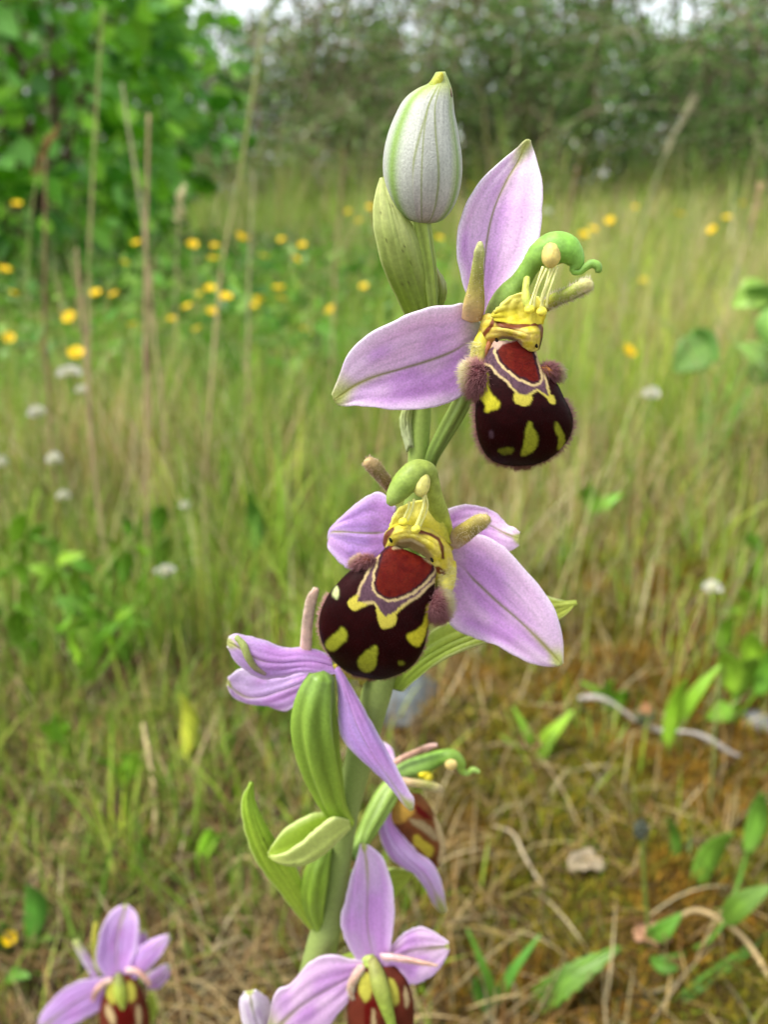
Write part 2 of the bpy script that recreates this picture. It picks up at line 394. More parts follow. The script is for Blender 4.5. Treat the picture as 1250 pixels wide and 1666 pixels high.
# golden-brown moss
mb = MB()
X, Y = scatter(60000, 0.12, 0.95, 0.8)
X = np.concatenate([X, rng.uniform(-0.04, 0.34, 90000)]); Y = np.concatenate([Y, rng.uniform(0.12, 0.50, 90000)])
n = len(X)
mossy = sstep(-0.05, 0.05, X + 0.1 * (vnoise(X * 14, Y * 14, 5) - 0.5)) * sstep(0.95, 0.45, Y)
keep = rng.uniform(0, 1, n) < 0.12 + mossy
X, Y = X[keep], Y[keep]; n = len(X)
pal = np.array([lin(c) for c in ((164, 118, 38), (140, 106, 34), (182, 142, 54), (104, 80, 30), (126, 120, 40))])
cb = pal[rng.integers(0, 5, n)] * rng.uniform(0.45, 1.1, (n, 1)); gm = sstep(0.5, 0.75, vnoise(X * 30, Y * 30, 71)); cb = mixc(cb, cb * [0.8, 1.25, 0.9], gm)
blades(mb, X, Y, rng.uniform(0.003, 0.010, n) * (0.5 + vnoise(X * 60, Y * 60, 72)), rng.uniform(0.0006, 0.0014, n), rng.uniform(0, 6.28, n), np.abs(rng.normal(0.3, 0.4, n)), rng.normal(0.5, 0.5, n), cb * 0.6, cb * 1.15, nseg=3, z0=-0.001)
tag(mb.build('moss', M_moss), 'golden-brown feathery moss carpeting the ground beside the orchid', 'moss', kind='stuff')

# ------------------------------------------------------------------ bee orchid parts
LAV = lin((234, 202, 234)); LAV2 = lin((210, 156, 222)); PALE = lin((244, 234, 244)); VEIN = lin((132, 130, 74)); TIPG = lin((196, 206, 108))

def petal_grid(st, n=70, m=41, wave=0.12, seed=1, groove=0.10):
    """st rows: midx, midy, midY, leftx, lefty, leftY, rightx, righty, rightY (pixels, pixels, mm)"""
    S = spline(st, n)
    s = np.linspace(-1, 1, m)
    a = (s * (s - 1) / 2)[None, :, None]; b = (1 - s * s)[None, :, None]; c = (s * (s + 1) / 2)[None, :, None]
    G = S[:, None, 3:6] * a + S[:, None, 0:3] * b + S[:, None, 6:9] * c
    t = np.linspace(0, 1, n)
    # natural unevenness: undulating margin, sunken midrib
    G[..., 2] += wave * (np.abs(s)[None] ** 3) * np.sin(t[:, None] * 9 + seed + s[None] * 2) + groove * np.exp(-(s[None] / 0.07) ** 2) * (1 - 0.3 * t[:, None])
    ew = np.abs(s)[None] ** 5 * np.sin(np.pi * np.clip(t, 0, 1))[:, None]
    G[..., 0] += 2.4 * ew * (vnoise(t[:, None] * 22 + 0 * s[None], np.sign(s)[None] * 3 + 0 * t[:, None], seed) - 0.5); G[..., 1] += 2.4 * ew * (vnoise(t[:, None] * 22 + 0 * s[None], np.sign(s)[None] * 3 + 7 + 0 * t[:, None], seed) - 0.5)
    G[..., 2] += 0.16 * (vnoise(t[:, None] * 7 + 0 * s[None], s[None] * 3 + 0 * t[:, None], seed + 3) - 0.5)
    G[..., 2] += 0.05 * np.cos(s[None] * 14 + seed) * np.sin(np.pi * t)[:, None]
    return pt(G[..., 0], G[..., 1], G[..., 2]), t, s, G

def sepal_colour(t, s, lav=LAV, lav2=LAV2, white=0.7, seed=1, deep=(0.45, 0.5), green_tip=0.16, base_green=0.0, vein=0.75):
    T, Sg = np.meshgrid(t, s, indexing='ij')
    c = np.broadcast_to(lav, T.shape + (3,)).copy()
    nz = vnoise(T * 6, Sg * 3, seed)
    d = sstep(0.25, 0.75, nz * 0.6 + 0.4 * (1 - np.abs(Sg)) * (1 - T) + deep[1] * 0.3 * sstep(0.0, 0.6, Sg * np.sign(deep[0])) )
    c = mixc(c, lav2, d * 0.85)
    c = mixc(c, PALE, white * sstep(0.70, 1.0, np.abs(Sg)) * 0.7)
    c = mixc(c, lin((250, 244, 250)), 0.8 * white * sstep(0.955, 1.0, np.abs(Sg)))
    c = c * (0.93 + 0.14 * vnoise(Sg * 60, T * 60, seed + 9))[..., None]
    c = mixc(c, PALE, white * 0.5 * sstep(0.55, 0.95, T))
    # fine streaks along the length
    c = c * (0.96 + 0.08 * vnoise(Sg * 26, T * 3, seed + 4))[..., None]
    wv = 0.032 + 0.035 * sstep(0.55, 1, T)
    mid = np.exp(-(Sg / wv) ** 2)
    c = mixc(c, VEIN, np.minimum(vein * 1.25, 1) * mid * sstep(0.02, 0.25, T))
    for k, off in enumerate((0.38, -0.45, 0.68, -0.72, 0.17, -0.2)):
        path = off * np.sin(np.pi * np.clip(T * 0.95 + 0.02, 0, 1)) ** 0.7 + 0.05 * (vnoise(T * 9, T * 0 + k, seed) - 0.5)
        c = mixc(c, lin((168, 140, 168)), 0.35 * vein * np.exp(-((Sg - path) / 0.02) ** 2) * (1 - sstep(0.6, 0.95, T)))
    gt = sstep(1 - green_tip, 1.0, T + 0.06 * (1 - np.abs(Sg)) - 0.05 * np.abs(Sg))
    c = mixc(c, TIPG, gt * 0.9)
    c = mixc(c, lin((176, 172, 84)), sstep(0.55, 0.95, T) * np.exp(-(Sg / 0.10) ** 2) * 0.8)
    if base_green: c = mixc(c, lin((170, 180, 120)), base_green * sstep(0.2, 0.0, T))
    return c

class Orchid:
    def __init__(self, origin, label):
        self.o = np.asarray(origin, float)
        self.root = empty('bee_orchid', tuple(origin)); tag(self.root, label, 'orchid')
    def part(self, name, mb, mat, parent=None):
        return mb.build(name, mat, parent or self.root, self.o)

def sepal(orc, flower, st, name='sepal', th=0.00022, **kw):
    gk = {k: kw.pop(k) for k in ('n', 'm', 'wave', 'seed', 'groove') if k in kw}
    P, t, s, G = petal_grid(st, **gk)
    mb = MB(); add_shell(mb, P, sepal_colour(t, s, seed=gk.get('seed', 1), **kw), th)
    return orc.part(name, mb, M_petal, flower)

def leafy(orc, parent, st, ca, cb, name='bract', th=0.0004, mat=None, veins=5, spots=0, two=None, **gk):
    P, t, s, G = petal_grid(st, **gk)
    T, Sg = np.meshgrid(t, s, indexing='ij')
    c = mixc(np.asarray(ca), np.asarray(cb), sstep(0.1, 0.95, T + 0.2 * (vnoise(T * 5, Sg * 3, 3) - 0.5)))
    if two is not None: c = mixc(c, two, sstep(-0.1, 0.25, Sg))
    v = np.abs(np.sin(Sg * np.pi * veins / 2)) ** 8
    c = mixc(c, np.minimum(c * 1.35, 1), v * 0.55)
    c = mixc(c, lin((214, 222, 150)), sstep(0.9, 1.0, np.abs(Sg)) * 0.6)
    r2 = np.random.default_rng(gk.get('seed', 1))
    for _ in range(spots):
        a, b = r2.uniform(0.2, 0.95), r2.uniform(-0.8, 0.8)
        c = mixc(c, lin((70, 60, 30)), np.exp(-(((T - a) / 0.012) ** 2 + ((Sg - b) / 0.035) ** 2)) * 0.9)
    mb = MB(); add_shell(mb, P, c, th)
    return orc.part(name, mb, mat or M_bract, parent)

def px_tube(mb, rows, cols, n=40, nr=14, flat=1.0):
    """rows: px, py, Y(mm), radius(mm); cols: (k,3) colours along"""
    S = spline(rows, n)
    cols = np.asarray(cols, float)
    if cols.ndim == 1: C = np.broadcast_to(cols, (n, 3))
    else:
        u = np.linspace(0, len(cols) - 1, n); i = np.minimum(u.astype(int), len(cols) - 2); C = mixc(cols[i], cols[i + 1], u - i)
    P = pt(S[:, 0], S[:, 1], S[:, 2])
    add_tube(mb, P, np.maximum(S[:, 3], 0.03) * 0.001, C, nr, flat)
    q = mb.v[-1] * 1000; rr_ = vnoise(q[:, 0] * 1.6, q[:, 2] * 1.6 + q[:, 1], 51)
    mb.c[-1] = np.clip(mb.c[-1] * (0.8 + 0.4 * rr_)[:, None] * (0.92 + 0.16 * vnoise(q[:, 0] * 7, q[:, 2] * 7, 52))[:, None], 0, 1)
    mb.v[-1] = mb.v[-1] + (rng.normal(0, 0.012, mb.v[-1].shape) * np.repeat(np.minimum(S[:, 3], 1), nr).reshape(-1, 1).mean()) * 0.001
    return P, S

def horn(orc, flower, hair, rows, cols, hairs=160, hl=0.0005, hc=(lin((200, 180, 140)), lin((244, 236, 214))), flat=0.7, name='petal'):
    mb = MB(); P, S = px_tube(mb, rows, cols, 48, 18, flat)
    a = np.arange(len(mb.v[0]))
    mb.c[0] = np.clip(mb.c[0] * (0.84 + 0.32 * vnoise((a % 18) * 0.9, (a // 18) * 0.12, 3))[:, None], 0, 1)
    hairs = int(hairs * 2.2)
    if hairs:
        i = rng.integers(2, len(P), hairs)
        d = rng.normal(size=(hairs, 3)); T = np.gradient(P, axis=0); T /= np.linalg.norm(T, axis=1, keepdims=True)
        d -= T[i] * (d * T[i]).sum(1, keepdims=True); d /= np.linalg.norm(d, axis=1, keepdims=True)
        add_hairs(hair, P[i] + d * (S[i, 3] * 0.00075)[:, None], d + T[i] * 0.4, 1.25 * hl * rng.uniform(0.5, 1.2, hairs), 0.000028, hc[0], hc[1])
    return orc.part(name, mb, M_column, flower)

def poly_sdf(x, y, poly):
    """signed distance (negative inside) to a closed polygon"""
    p = np.asarray(poly, float); q = np.roll(p, -1, 0)
    d = np.full(x.shape, 1e9); ins = np.zeros(x.shape, bool)
    for (ax, ay), (bx, by) in zip(p, q):
        ex, ey = bx - ax, by - ay; wx, wy = x - ax, y - ay
        k = np.clip((wx * ex + wy * ey) / (ex * ex + ey * ey + 1e-9), 0, 1)
        d = np.minimum(d, (wx - ex * k) ** 2 + (wy - ey * k) ** 2)
        cond = ((ay > y) != (by > y)) & (x < (bx - ax) * (y - ay) / (by - ay + 1e-12) + ax)
        ins ^= cond
    d = np.sqrt(d)
    return np.where(ins, -d, d)

def smooth_poly(p, k=6):
    p = np.asarray(p, float)
    for _ in range(2):
        q = np.roll(p, -1, 0)
        p = np.stack([0.75 * p + 0.25 * q, 0.25 * p + 0.75 * q], 1).reshape(-1, 2)
    return p

def lip_mesh(st, front, edge, n=130, m=110, roll=1.95):
    """st rows: leftx, lefty, rightx, righty; front/edge: depth (mm) per row of the crest and of the margins"""
    R = np.concatenate([np.asarray(st, float), np.asarray(front, float)[:, None], np.asarray(edge, float)[:, None]], 1)
    S = spline(R, n)
    ph = np.linspace(-roll, roll, m)
    lat = np.sin(np.clip(ph, -np.pi / 2, np.pi / 2)); over = np.maximum(np.abs(ph) - np.pi / 2, 0)
    lat = lat * np.cos(over)
    u = (1 + lat) / 2
    X = S[:, 0:1] * (1 - u) + S[:, 2:3] * u; Y = S[:, 1:2] * (1 - u) + S[:, 3:4] * u
    dz = np.where(over > 0, -np.sin(over) * 0.9, np.cos(np.clip(ph, -np.pi / 2, np.pi / 2)) ** 0.5)
    D = S[:, 5:6] + (S[:, 4:5] - S[:, 5:6]) * dz[None]
    return X, Y, D, ph, S

MAROON = lin((31, 3, 4)); SPEC = lin((78, 12, 8)); CREAM = lin((178, 156, 112)); PURP = lin((84, 60, 70)); YEL = lin((182, 170, 66)); OLV = lin((146, 150, 42))

def lip_colour(X, Y, pat, sc_=1.0):
    jx = (vnoise(X / 3.0, Y / 3.0, 41) - 0.5) * 1.6 + (vnoise(X / 9.0, Y / 9.0, 43) - 0.5) * 2.4; jy = (vnoise(X / 3.0, Y / 3.0, 42) - 0.5) * 1.6 + (vnoise(X / 9.0, Y / 9.0, 45) - 0.5) * 2.4
    X = X + jx; Y = Y + jy
    c = np.broadcast_to(pat.get('base', MAROON), X.shape + (3,)).copy()
    c = c * (0.75 + 0.6 * vnoise(X / 14, Y / 14, 8))[..., None]
    if 'purple' in pat:
        d = poly_sdf(X, Y, pat['purple'])
        c = mixc(c, mixc(YEL, CREAM, sstep(pat.get('crY', 1e9) + 10, pat.get('crY', 1e9) - 20, Y)), sstep(pat.get('band', 6.0) + 1.6, pat.get('band', 6.0) - 1.0, d) )
        for b in pat.get('blobs', []):
            c = mixc(c, YEL, sstep(1.6, -1.2, poly_sdf(X, Y, smooth_poly(b))))
        pv = PURP * (0.8 + 0.5 * vnoise(X / 2, Y / 7, 3))[..., None]
        c = mixc(c, pv, sstep(1.2, -1.2, d))
    if 'spec' in pat:
        d = poly_sdf(X, Y, smooth_poly(pat['spec']))
        c = mixc(c, CREAM, sstep(8.2 * sc_, 6.8 * sc_, d) * sstep(1.0, 2.6, d) * (d > 0))
        c = mixc(c, lin((52, 22, 30)), sstep(4.4 * sc_, 2.8 * sc_, d))
        sp = mixc(np.broadcast_to(SPEC, X.shape + (3,)), lin((100, 30, 15)), vnoise(X / 9, Y / 9, 12) * 0.7)
        sp = sp * (0.85 + 0.3 * vnoise(X / 2.2, Y / 2.2, 13))[..., None]
        c = mixc(c, sp, sstep(1.0, -1.4, d))
    for p, col in pat.get('spots', []):
        ds = poly_sdf(X, Y, smooth_poly(p))
        c = mixc(c, np.broadcast_to(col, c.shape) * (0.85 + 0.3 * vnoise(X / 3, Y / 3, 15))[..., None], sstep(2.8, -2.6, ds))
    for p, col in pat.get('top', []):
        c = mixc(c, col, sstep(1.5, -1.5, poly_sdf(X, Y, smooth_poly(p))))
    return c

def build_lip(orc, flower, hair, st, front, edge, pat, rim_hair=(0.45, 1.0), nh=700, n=130, m=110, hl=0.00045, sc_=1.0):
    X, Y, D, ph, S = lip_mesh(st, front, edge, n, m)
    P = pt(X, Y, D); C = lip_colour(X, Y, pat, sc_)
    mb = MB(); add_shell(mb, P, C, 0.00035)
    o = orc.part('lip', mb, M_lip, flower)
    if nh > 900:
        q = 9000; i = rng.integers(4, n - 2, q); j = rng.integers(12, m - 12, q)
        nrm = np.cross(np.gradient(P, axis=0), np.gradient(P, axis=1)); nrm /= np.maximum(np.linalg.norm(nrm, axis=-1, keepdims=True), 1e-12)
        if (nrm[n // 2, m // 2] @ FW) > 0: nrm = -nrm
        tg = np.gradient(P, axis=0); tg /= np.maximum(np.linalg.norm(tg, axis=-1, keepdims=True), 1e-12)
        cb_ = C[i, j]; dark = sstep(0.25, 0.08, cb_.max(1)); ln = 0.00016 * rng.uniform(0.4, 1.4, q) * (0.4 + 0.6 * dark)
        add_hairs(hair, P[i, j] + nrm[i, j] * 0.00017, nrm[i, j] * 0.5 + tg[i, j] * 0.8 + rng.normal(0, 0.25, (q, 3)), ln, 0.000016, cb_, np.clip(cb_ * 1.7 + 0.012 * dark[:, None] * np.array([1.2, 0.5, 0.55]), 0, 1))
    # short fringe along the margin, growing outwards
    if nh:
        Y0, Y1 = int(rim_hair[0] * (n - 1)), int(rim_hair[1] * (n - 1))
        cen = P[:, m // 2].mean(0)
        iL = np.abs(ph + np.pi / 2 + 0.1).argmin(); iR = np.abs(ph - np.pi / 2 - 0.1).argmin()
        i = rng.integers(Y0, Y1 + 1, nh); side = rng.uniform(0, 1, nh) < 0.5
        jit = rng.integers(-5, 6, nh); j = np.clip(np.where(side, iL + jit, iR + jit), 0, m - 1)
        B = P[i, j]
        d = B - (cen * 0.6 + P[i, m // 2] * 0.4); d /= np.linalg.norm(d, axis=1, keepdims=True)
        d += rng.normal(0, 0.25, d.shape)
        B = B + d * 0.0001
        add_hairs(hair, B, d, hl * rng.uniform(0.15, 1.25, nh), 0.000030, lin((124, 66, 68)), lin((222, 176, 168)))
        # last row (apex)
        k = nh // 3; j = rng.integers(8, m - 8, k); B = P[n - 1 - rng.integers(0, 4, k), j]
        d = B - cen; d /= np.linalg.norm(d, axis=1, keepdims=True); d += rng.normal(0, 0.25, d.shape)
        add_hairs(hair, B, d, hl * rng.uniform(0.4, 1.4, k), 0.000032, lin((124, 66, 68)), lin((222, 176, 168)))
    return o

def side_lobe(orc, flower, hair, c, rx, ry, tilt, col, nh=700, hl=0.0009, ca=lin((90, 36, 44)), cb=lin((200, 142, 142)), pale_dir=(-0.6, 0.5), depth=1.0):
    """a fuzzy hump: c = px,py,Y ; rx, ry in px"""
    k = (c[2] / 1000.0) / F * 1.06
    ct, stt = math.cos(tilt), math.sin(tilt)
    ax = np.array([(RT * ct + UP * stt) * rx * k, (-RT * stt + UP * ct) * ry * k, -FW * depth * max(rx, ry) * k])
    cen = pt(*c)
    mb = MB(); add_ellipsoid(mb, cen, ax, col, 24, 16)
    o = orc.part('side_lobe', mb, M_lip, flower)
    d = rng.normal(size=(nh, 3)); d[:, 2] = np.abs(d[:, 2]) * 0.9 - 0.2; d /= np.linalg.norm(d, axis=1, keepdims=True)
    B = cen + d @ ax * 0.98
    outw = RT * np.sign(pale_dir[0]) * 0.8 - UP * 0.7
    dirn = (d @ np.array([RT * ct + UP * stt, -RT * stt + UP * ct, -FW])) * 0.8 + outw * 0.55 + rng.normal(0, 0.22, (nh, 3))
    pk = sstep(0.25, 0.95, d[:, 0] * pale_dir[0] + d[:, 1] * pale_dir[1] + 0.2 * (1 - d[:, 2]))
    Cb = mixc(ca, lin((206, 190, 110)), pk); Ct = mixc(cb, lin((240, 232, 196)), pk)
    add_hairs(hair, B, dirn, hl * rng.uniform(0.5, 1.2, nh), 0.000032, Cb, Ct)
    return o

def blob(orc, flower, name, c, rx, ry, tilt, col, mat=None, depth=0.8, nu=18, nv=12):
    k = (c[2] / 1000.0) / F * 1.06
    ct, stt = math.cos(tilt), math.sin(tilt)
    ax = np.array([(RT * ct + UP * stt) * rx * k, (-RT * stt + UP * ct) * ry * k, -FW * depth * (rx + ry) / 2 * k])
    mb = MB(); add_ellipsoid(mb, pt(*c), ax, np.asarray(col), nu, nv, 0.015)
    q = mb.v[0] * 1000; mb.c[0] = np.clip(mb.c[0] * (0.72 + 0.5 * vnoise(q[:, 0] * 2.2 + q[:, 1], q[:, 2] * 2.2, 55))[:, None], 0, 1)
    return orc.part(name, mb, mat or M_column, flower)

def thread(orc, flower, rows, col=lin((236, 232, 150)), name='caudicle'):
    mb = MB(); px_tube(mb, rows, col, 16, 7); return orc.part(name, mb, M_column, flower)

def patch(orc, flower, name, st, colour_fn, th=0.0003, n=40, m=31, mat=None):
    P, t, s, G = petal_grid(st, n, m, 0.0, 1, 0.0)
    T, Sg = np.meshgrid(t, s, indexing='ij')
    mb = MB(); add_shell(mb, P, colour_fn(T, Sg, G[..., 0], G[..., 1]), th)
    return orc.part(name, mb, mat or M_column, flower)

def line_dist(x, y, pl):
    d = np.full(x.shape, 1e9)
    for (ax, ay), (bx, by) in zip(pl[:-1], pl[1:]):
        ex, ey = bx - ax, by - ay; k = np.clip(((x - ax) * ex + (y - ay) * ey) / (ex * ex + ey * ey), 0, 1)
        d = np.minimum(d, np.hypot(x - ax - ex * k, y - ay - ey * k))
    return d

def S3(rows, dm, dl, dr):
    """rows of (mx,my, lx,ly, rx,ry) + depth lists -> petal stations"""
    rows = np.asarray(rows, float); k = len(rows)
    f = lambda d: np.broadcast_to(np.asarray(d, float), (k,))
    return np.stack([rows[:, 0], rows[:, 1], f(dm), rows[:, 2], rows[:, 3], f(dl), rows[:, 4], rows[:, 5], f(dr)], 1)

def ovary(orc, name, rows, ca, cb, ribs=6, rib=0.1, n=50, nr=36, mat=None):
    """ribbed tube: rows px,py,Y,r(mm)"""
    S = spline(rows, n); P = pt(S[:, 0], S[:, 1], S[:, 2])
    T = np.gradient(P, axis=0); T /= np.linalg.norm(T, axis=1, keepdims=True)
    u = np.array([0, 1.0, 0]); U = u - T * (T @ u)[:, None]; U /= np.linalg.norm(U, axis=1, keepdims=True); W = np.cross(T, U)
    a = np.linspace(0, 2 * np.pi, nr, endpoint=False); t = np.linspace(0, 1, n)
    R = S[:, 3][:, None] * 0.001 * (1 + rib * np.cos(ribs * a[None] + 1.2 * t[:, None] * 1.5) * np.sin(np.pi * np.clip(t, 0.05, 0.95))[:, None])
    V = P[:, None] + R[..., None] * (np.cos(a)[None, :, None] * U[:, None] + np.sin(a)[None, :, None] * W[:, None])
    cc = mixc(np.asarray(ca), np.asarray(cb), t)[:, None] * np.ones((1, nr, 1))
    rc = (0.5 + 0.5 * np.cos(ribs * a[None] + 1.8 * t[:, None]))
    cc = cc * (0.72 + 0.42 * rc ** 0.7)[..., None] * (0.9 + 0.2 * vnoise(a[None] * 9 + t[:, None] * 3, t[:, None] * 14, 6))[..., None]  # shade painted in: grooves between the ribs darker, crests lighter
    mb = MB(); k = n * nr; j = np.arange(nr); j2 = (j + 1) % nr
    Vv = np.concatenate([V.reshape(-1, 3), [P[0] - T[0] * S[0, 3] * 0.0004, P[-1] + T[-1] * S[-1, 3] * 0.0004]])
    mb.add(Vv, [grid_faces(n, nr, True), np.stack([np.full(nr, k), j2, j], -1), np.stack([np.full(nr, k + 1), (n - 1) * nr + j, (n - 1) * nr + j2], -1)],
           np.concatenate([cc.reshape(-1, 3), [cc[0, 0], cc[-1, 0]]]))
    return orc.part(name, mb, mat or M_green)

G1 = lin((134, 160, 62)); G2 = lin((164, 184, 90)); G3 = lin((104, 130, 58)); GB = lin((176, 192, 96)); GD = lin((120, 146, 44))
COLG = lin((134, 166, 72)); YL = lin((208, 194, 46)); YLB = lin((230, 220, 110)); BRN = lin((112, 56, 18)); DBRN = lin((52, 26, 14))

# ================================================================== the main bee orchid
STEM = [(700, 500, 80, 0.62), (693, 560, 80, 0.8), (687, 640, 80, 1.0), (684, 700, 80, 1.05), (676, 800, 80, 1.1), (664, 900, 80, 1.2), (646, 1010, 80, 1.45),
        (618, 1110, 80, 1.75), (598, 1180, 80, 1.8), (578, 1260, 80, 1.7), (562, 1330, 80, 1.6), (553, 1390, 80, 1.6), (543, 1460, 80, 1.85), (524, 1540, 80, 2.2),
        (500, 1640, 80, 2.4), (470, 1760, 80, 2.5)]
p_end = pt(470, 1760, 80)
base = np.array([p_end[0] - 0.006, 0.082, 0.0])
main = Orchid(base, 'tall bee orchid with five pink blooms and a pale bud')
S = spline(STEM, 90); P = pt(S[:, 0], S[:, 1], S[:, 2]); R = S[:, 3] * 0.001
zz = np.linspace(P[-1, 2], -0.004, 14)[1:]; k = (P[-1, 2] - zz) / P[-1, 2]
tail = np.stack([P[-1, 0] + (base[0] - P[-1, 0]) * k, P[-1, 1] + (base[1] - P[-1, 1]) * k, zz], -1)
P = np.concatenate([P, tail]); R = np.concatenate([R, np.full(len(tail), 0.0026)])
mb = MB(); u = np.linspace(0, 1, len(P))
add_tube(mb, P, R, mixc(lin((150, 174, 84)), lin((138, 156, 84)), sstep(0.1, 0.5, u)) * (0.9 + 0.2 * vnoise(u * 60, u * 3, 4))[:, None], 20)
main.part('stem', mb, M_green)
# rosette of basal leaves, below the frame
for a, l in ((0.4, 0.05), (2.5, 0.055), (3.6, 0.05), (5.6, 0.055), (1.5, 0.045)):
    t = np.linspace(0, 1, 16); s = np.linspace(-1, 1, 9)
    mid = np.stack([np.cos(a) * l * t, np.sin(a) * l * t, 0.010 + 0.012 * np.sin(np.pi * t) - 0.004 * t], -1) + base
    side = np.array([-math.sin(a), math.cos(a), 0]); wv = 0.011 * np.sin(np.pi * np.clip(t * 0.85 + 0.12, 0, 1)) ** 0.8
    Pg = mid[:, None] + side * (wv[:, None] * s[None])[..., None] + np.array([0, 0, 1]) * (0.25 * wv[:, None] * s[None] ** 2)[..., None]
    mb = MB(); add_shell(mb, Pg, lin((120, 140, 70)), 0.0004); main.part('leaf', mb, M_bract)

# ---------------- bud
bud = ovary(main, 'bud', [(704, 505, 78.5, 0.55), (701, 470, 78, 0.62), (696, 425, 77.5, 0.7), (690, 385, 77.2, 0.72), (686, 355, 77, 0.85), (686, 338, 77, 1.2)], G1, G2, 5, 0.16)
# ovoid of overlapping sepals
BL = np.array([(686, 362), (655.5, 350), (640, 331), (630, 305), (626, 278), (627, 250), (634, 218), (645, 190), (662, 161), (682, 146), (699, 138), (712, 119)], float)
BR = np.array([(690, 362), (716, 357), (733, 340), (744, 315), (749, 288), (749, 256), (745, 228), (741, 204), (737, 183), (735, 163), (733, 147), (722, 118)], float)
bl = spline(BL, 70, np.linspace(0, 1, 70)); br = spline(BR, 70, np.linspace(0, 1, 70))
def bud_sector(a0, a1, off, col_fn, m=44):
    a = np.linspace(a0, a1, m)
    cx = (bl + br) / 2; hw = np.linalg.norm(br - bl, axis=1) / 2
    ax = (br - bl) / np.maximum(2 * hw[:, None], 1e-6)
    kx = 0.0775 / F * 1.02 * 1000 # mm per px
    t = np.linspace(0, 1, 70)
    r = hw[:, None] + off * (1 - 0.3 * t[:, None])
    lx = cx[:, None, 0] + ax[:, None, 0] * (r * np.sin(a)[None]); ly = cx[:, None, 1] + ax[:, None, 1] * (r * np.sin(a)[None])
    D = 77.0 - r * np.cos(a)[None] * kx * 0.92
    Pq = pt(lx, ly, D)
    T, A = np.meshgrid(t, a, indexing='ij')
    mb = MB(); add_shell(mb, Pq, col_fn(T, A), 0.0003)
    return main.part('sepal', mb, M_petal, bud)
WHT = lin((216, 218, 208)); WP = lin((218, 202, 208)); GK = lin((150, 186, 80)); 
def bud_front(T, A):
    c = mixc(np.broadcast_to(WHT, T.shape + (3,)), WP, sstep(0.45, 0.0, T) * 0.7)
    c = c * (0.84 + 0.24 * vnoise(A * 16, T * 5, 2))[..., None] * (0.92 + 0.14 * vnoise(A * 60, T * 40, 3))[..., None]
    for a0, wdt in ((-0.30, 0.035), (-0.02, 0.02), (0.42, 0.03)):
        path = a0 * (1 - 0.6 * sstep(0.3, 1.0, T)) + (0.16 if a0 < -0.1 else 0.0) * sstep(0.2, 0.8, T)
        c = mixc(c, lin((150, 162, 84)), 0.85 * np.exp(-((A - path) / wdt) ** 2))
    c = mixc(c, lin((196, 208, 120)), sstep(0.8, 0.95, T) * 0.9)
    c = mixc(c, lin((180, 196, 130)), 0.5 * sstep(0.1, 0.0, T))
    c = mixc(c, lin((178, 200, 110)), sstep(0.72, 1.0, A) * 0.7)
    return c
def bud_side(T, A):
    ac = (A.min() + A.max()) / 2
    c = np.broadcast_to(WHT, T.shape + (3,)) * (0.92 + 0.12 * vnoise(A * 14, T * 4, 5))[..., None]
    g = -0.98 if ac < 0 else 1.15
    c = mixc(c, GK, np.exp(-((A - g * (1 - 0.25 * T)) / 0.2) ** 2) * 0.95)
    c = mixc(c, lin((190, 206, 104)), sstep(0.72, 0.95, T) * 0.9)
    return c
bud_sector(-3.3, -0.12, 0.0, bud_side)
bud_sector(0.55, 3.2, 0.3, bud_side)
bud_sector(-0.25, 1.0, 1.6, bud_front)
mb = MB(); px_tube(mb, [(706, 142, 76.5, 0.55), (714, 130, 76.3, 0.42), (719, 119, 76.2, 0.2)], [lin((186, 200, 90)), lin((214, 214, 84)), lin((220, 216, 80))], 16, 10); main.part('tip', mb, M_petal, bud)
mb = MB(); px_tube(mb, [(728, 168, 76.6, 0.32), (731, 155, 76.4, 0.28), (732, 143, 76.4, 0.12)], [lin((180, 170, 110)), lin((120, 70, 60)), lin((200, 170, 130))], 12, 8); main.part('tip', mb, M_petal, bud)

# bracts near the top
leafy(main, None, S3([(690, 520, 668, 528, 704, 516), (676, 480, 646, 480, 702, 470), (662, 435, 626, 437, 697, 445), (650, 390, 613, 385, 679, 388), (638, 345, 610, 343, 655, 344), (628, 310, 615, 310, 637, 314), (622.7, 289, 621, 291, 624, 290)],
      [78.5, 77.6, 76.4, 75.8, 75.8, 76.2, 76.6], [79.5, 78.6, 77.5, 76.9, 76.6, 76.6, 76.6], [79, 78.4, 77.6, 77, 76.6, 76.5, 76.6]), GD, lin((196, 204, 128)), spots=9, seed=3, wave=0.1)
leafy(main, None, S3([(708, 505, 700, 505, 716, 505), (714, 478, 703, 478, 724, 480), (712, 455, 702, 455, 722, 458), (706, 438, 702, 438, 711, 440), (703, 427, 702, 428, 704, 428)], 79.5, 80, 80.5), GD, lin((180, 186, 110)), spots=4, seed=5, n=30, m=17)
leafy(main, None, S3([(668, 725, 664, 735, 674, 735), (662, 700, 655, 702, 670, 705), (660, 680, 653, 682, 669, 680), (664, 664, 657, 664, 672, 664), (672, 650, 668, 650, 676, 650)], 79, 79.5, 79.6), lin((190, 200, 150)), lin((176, 190, 110)), seed=6, n=30, m=17)

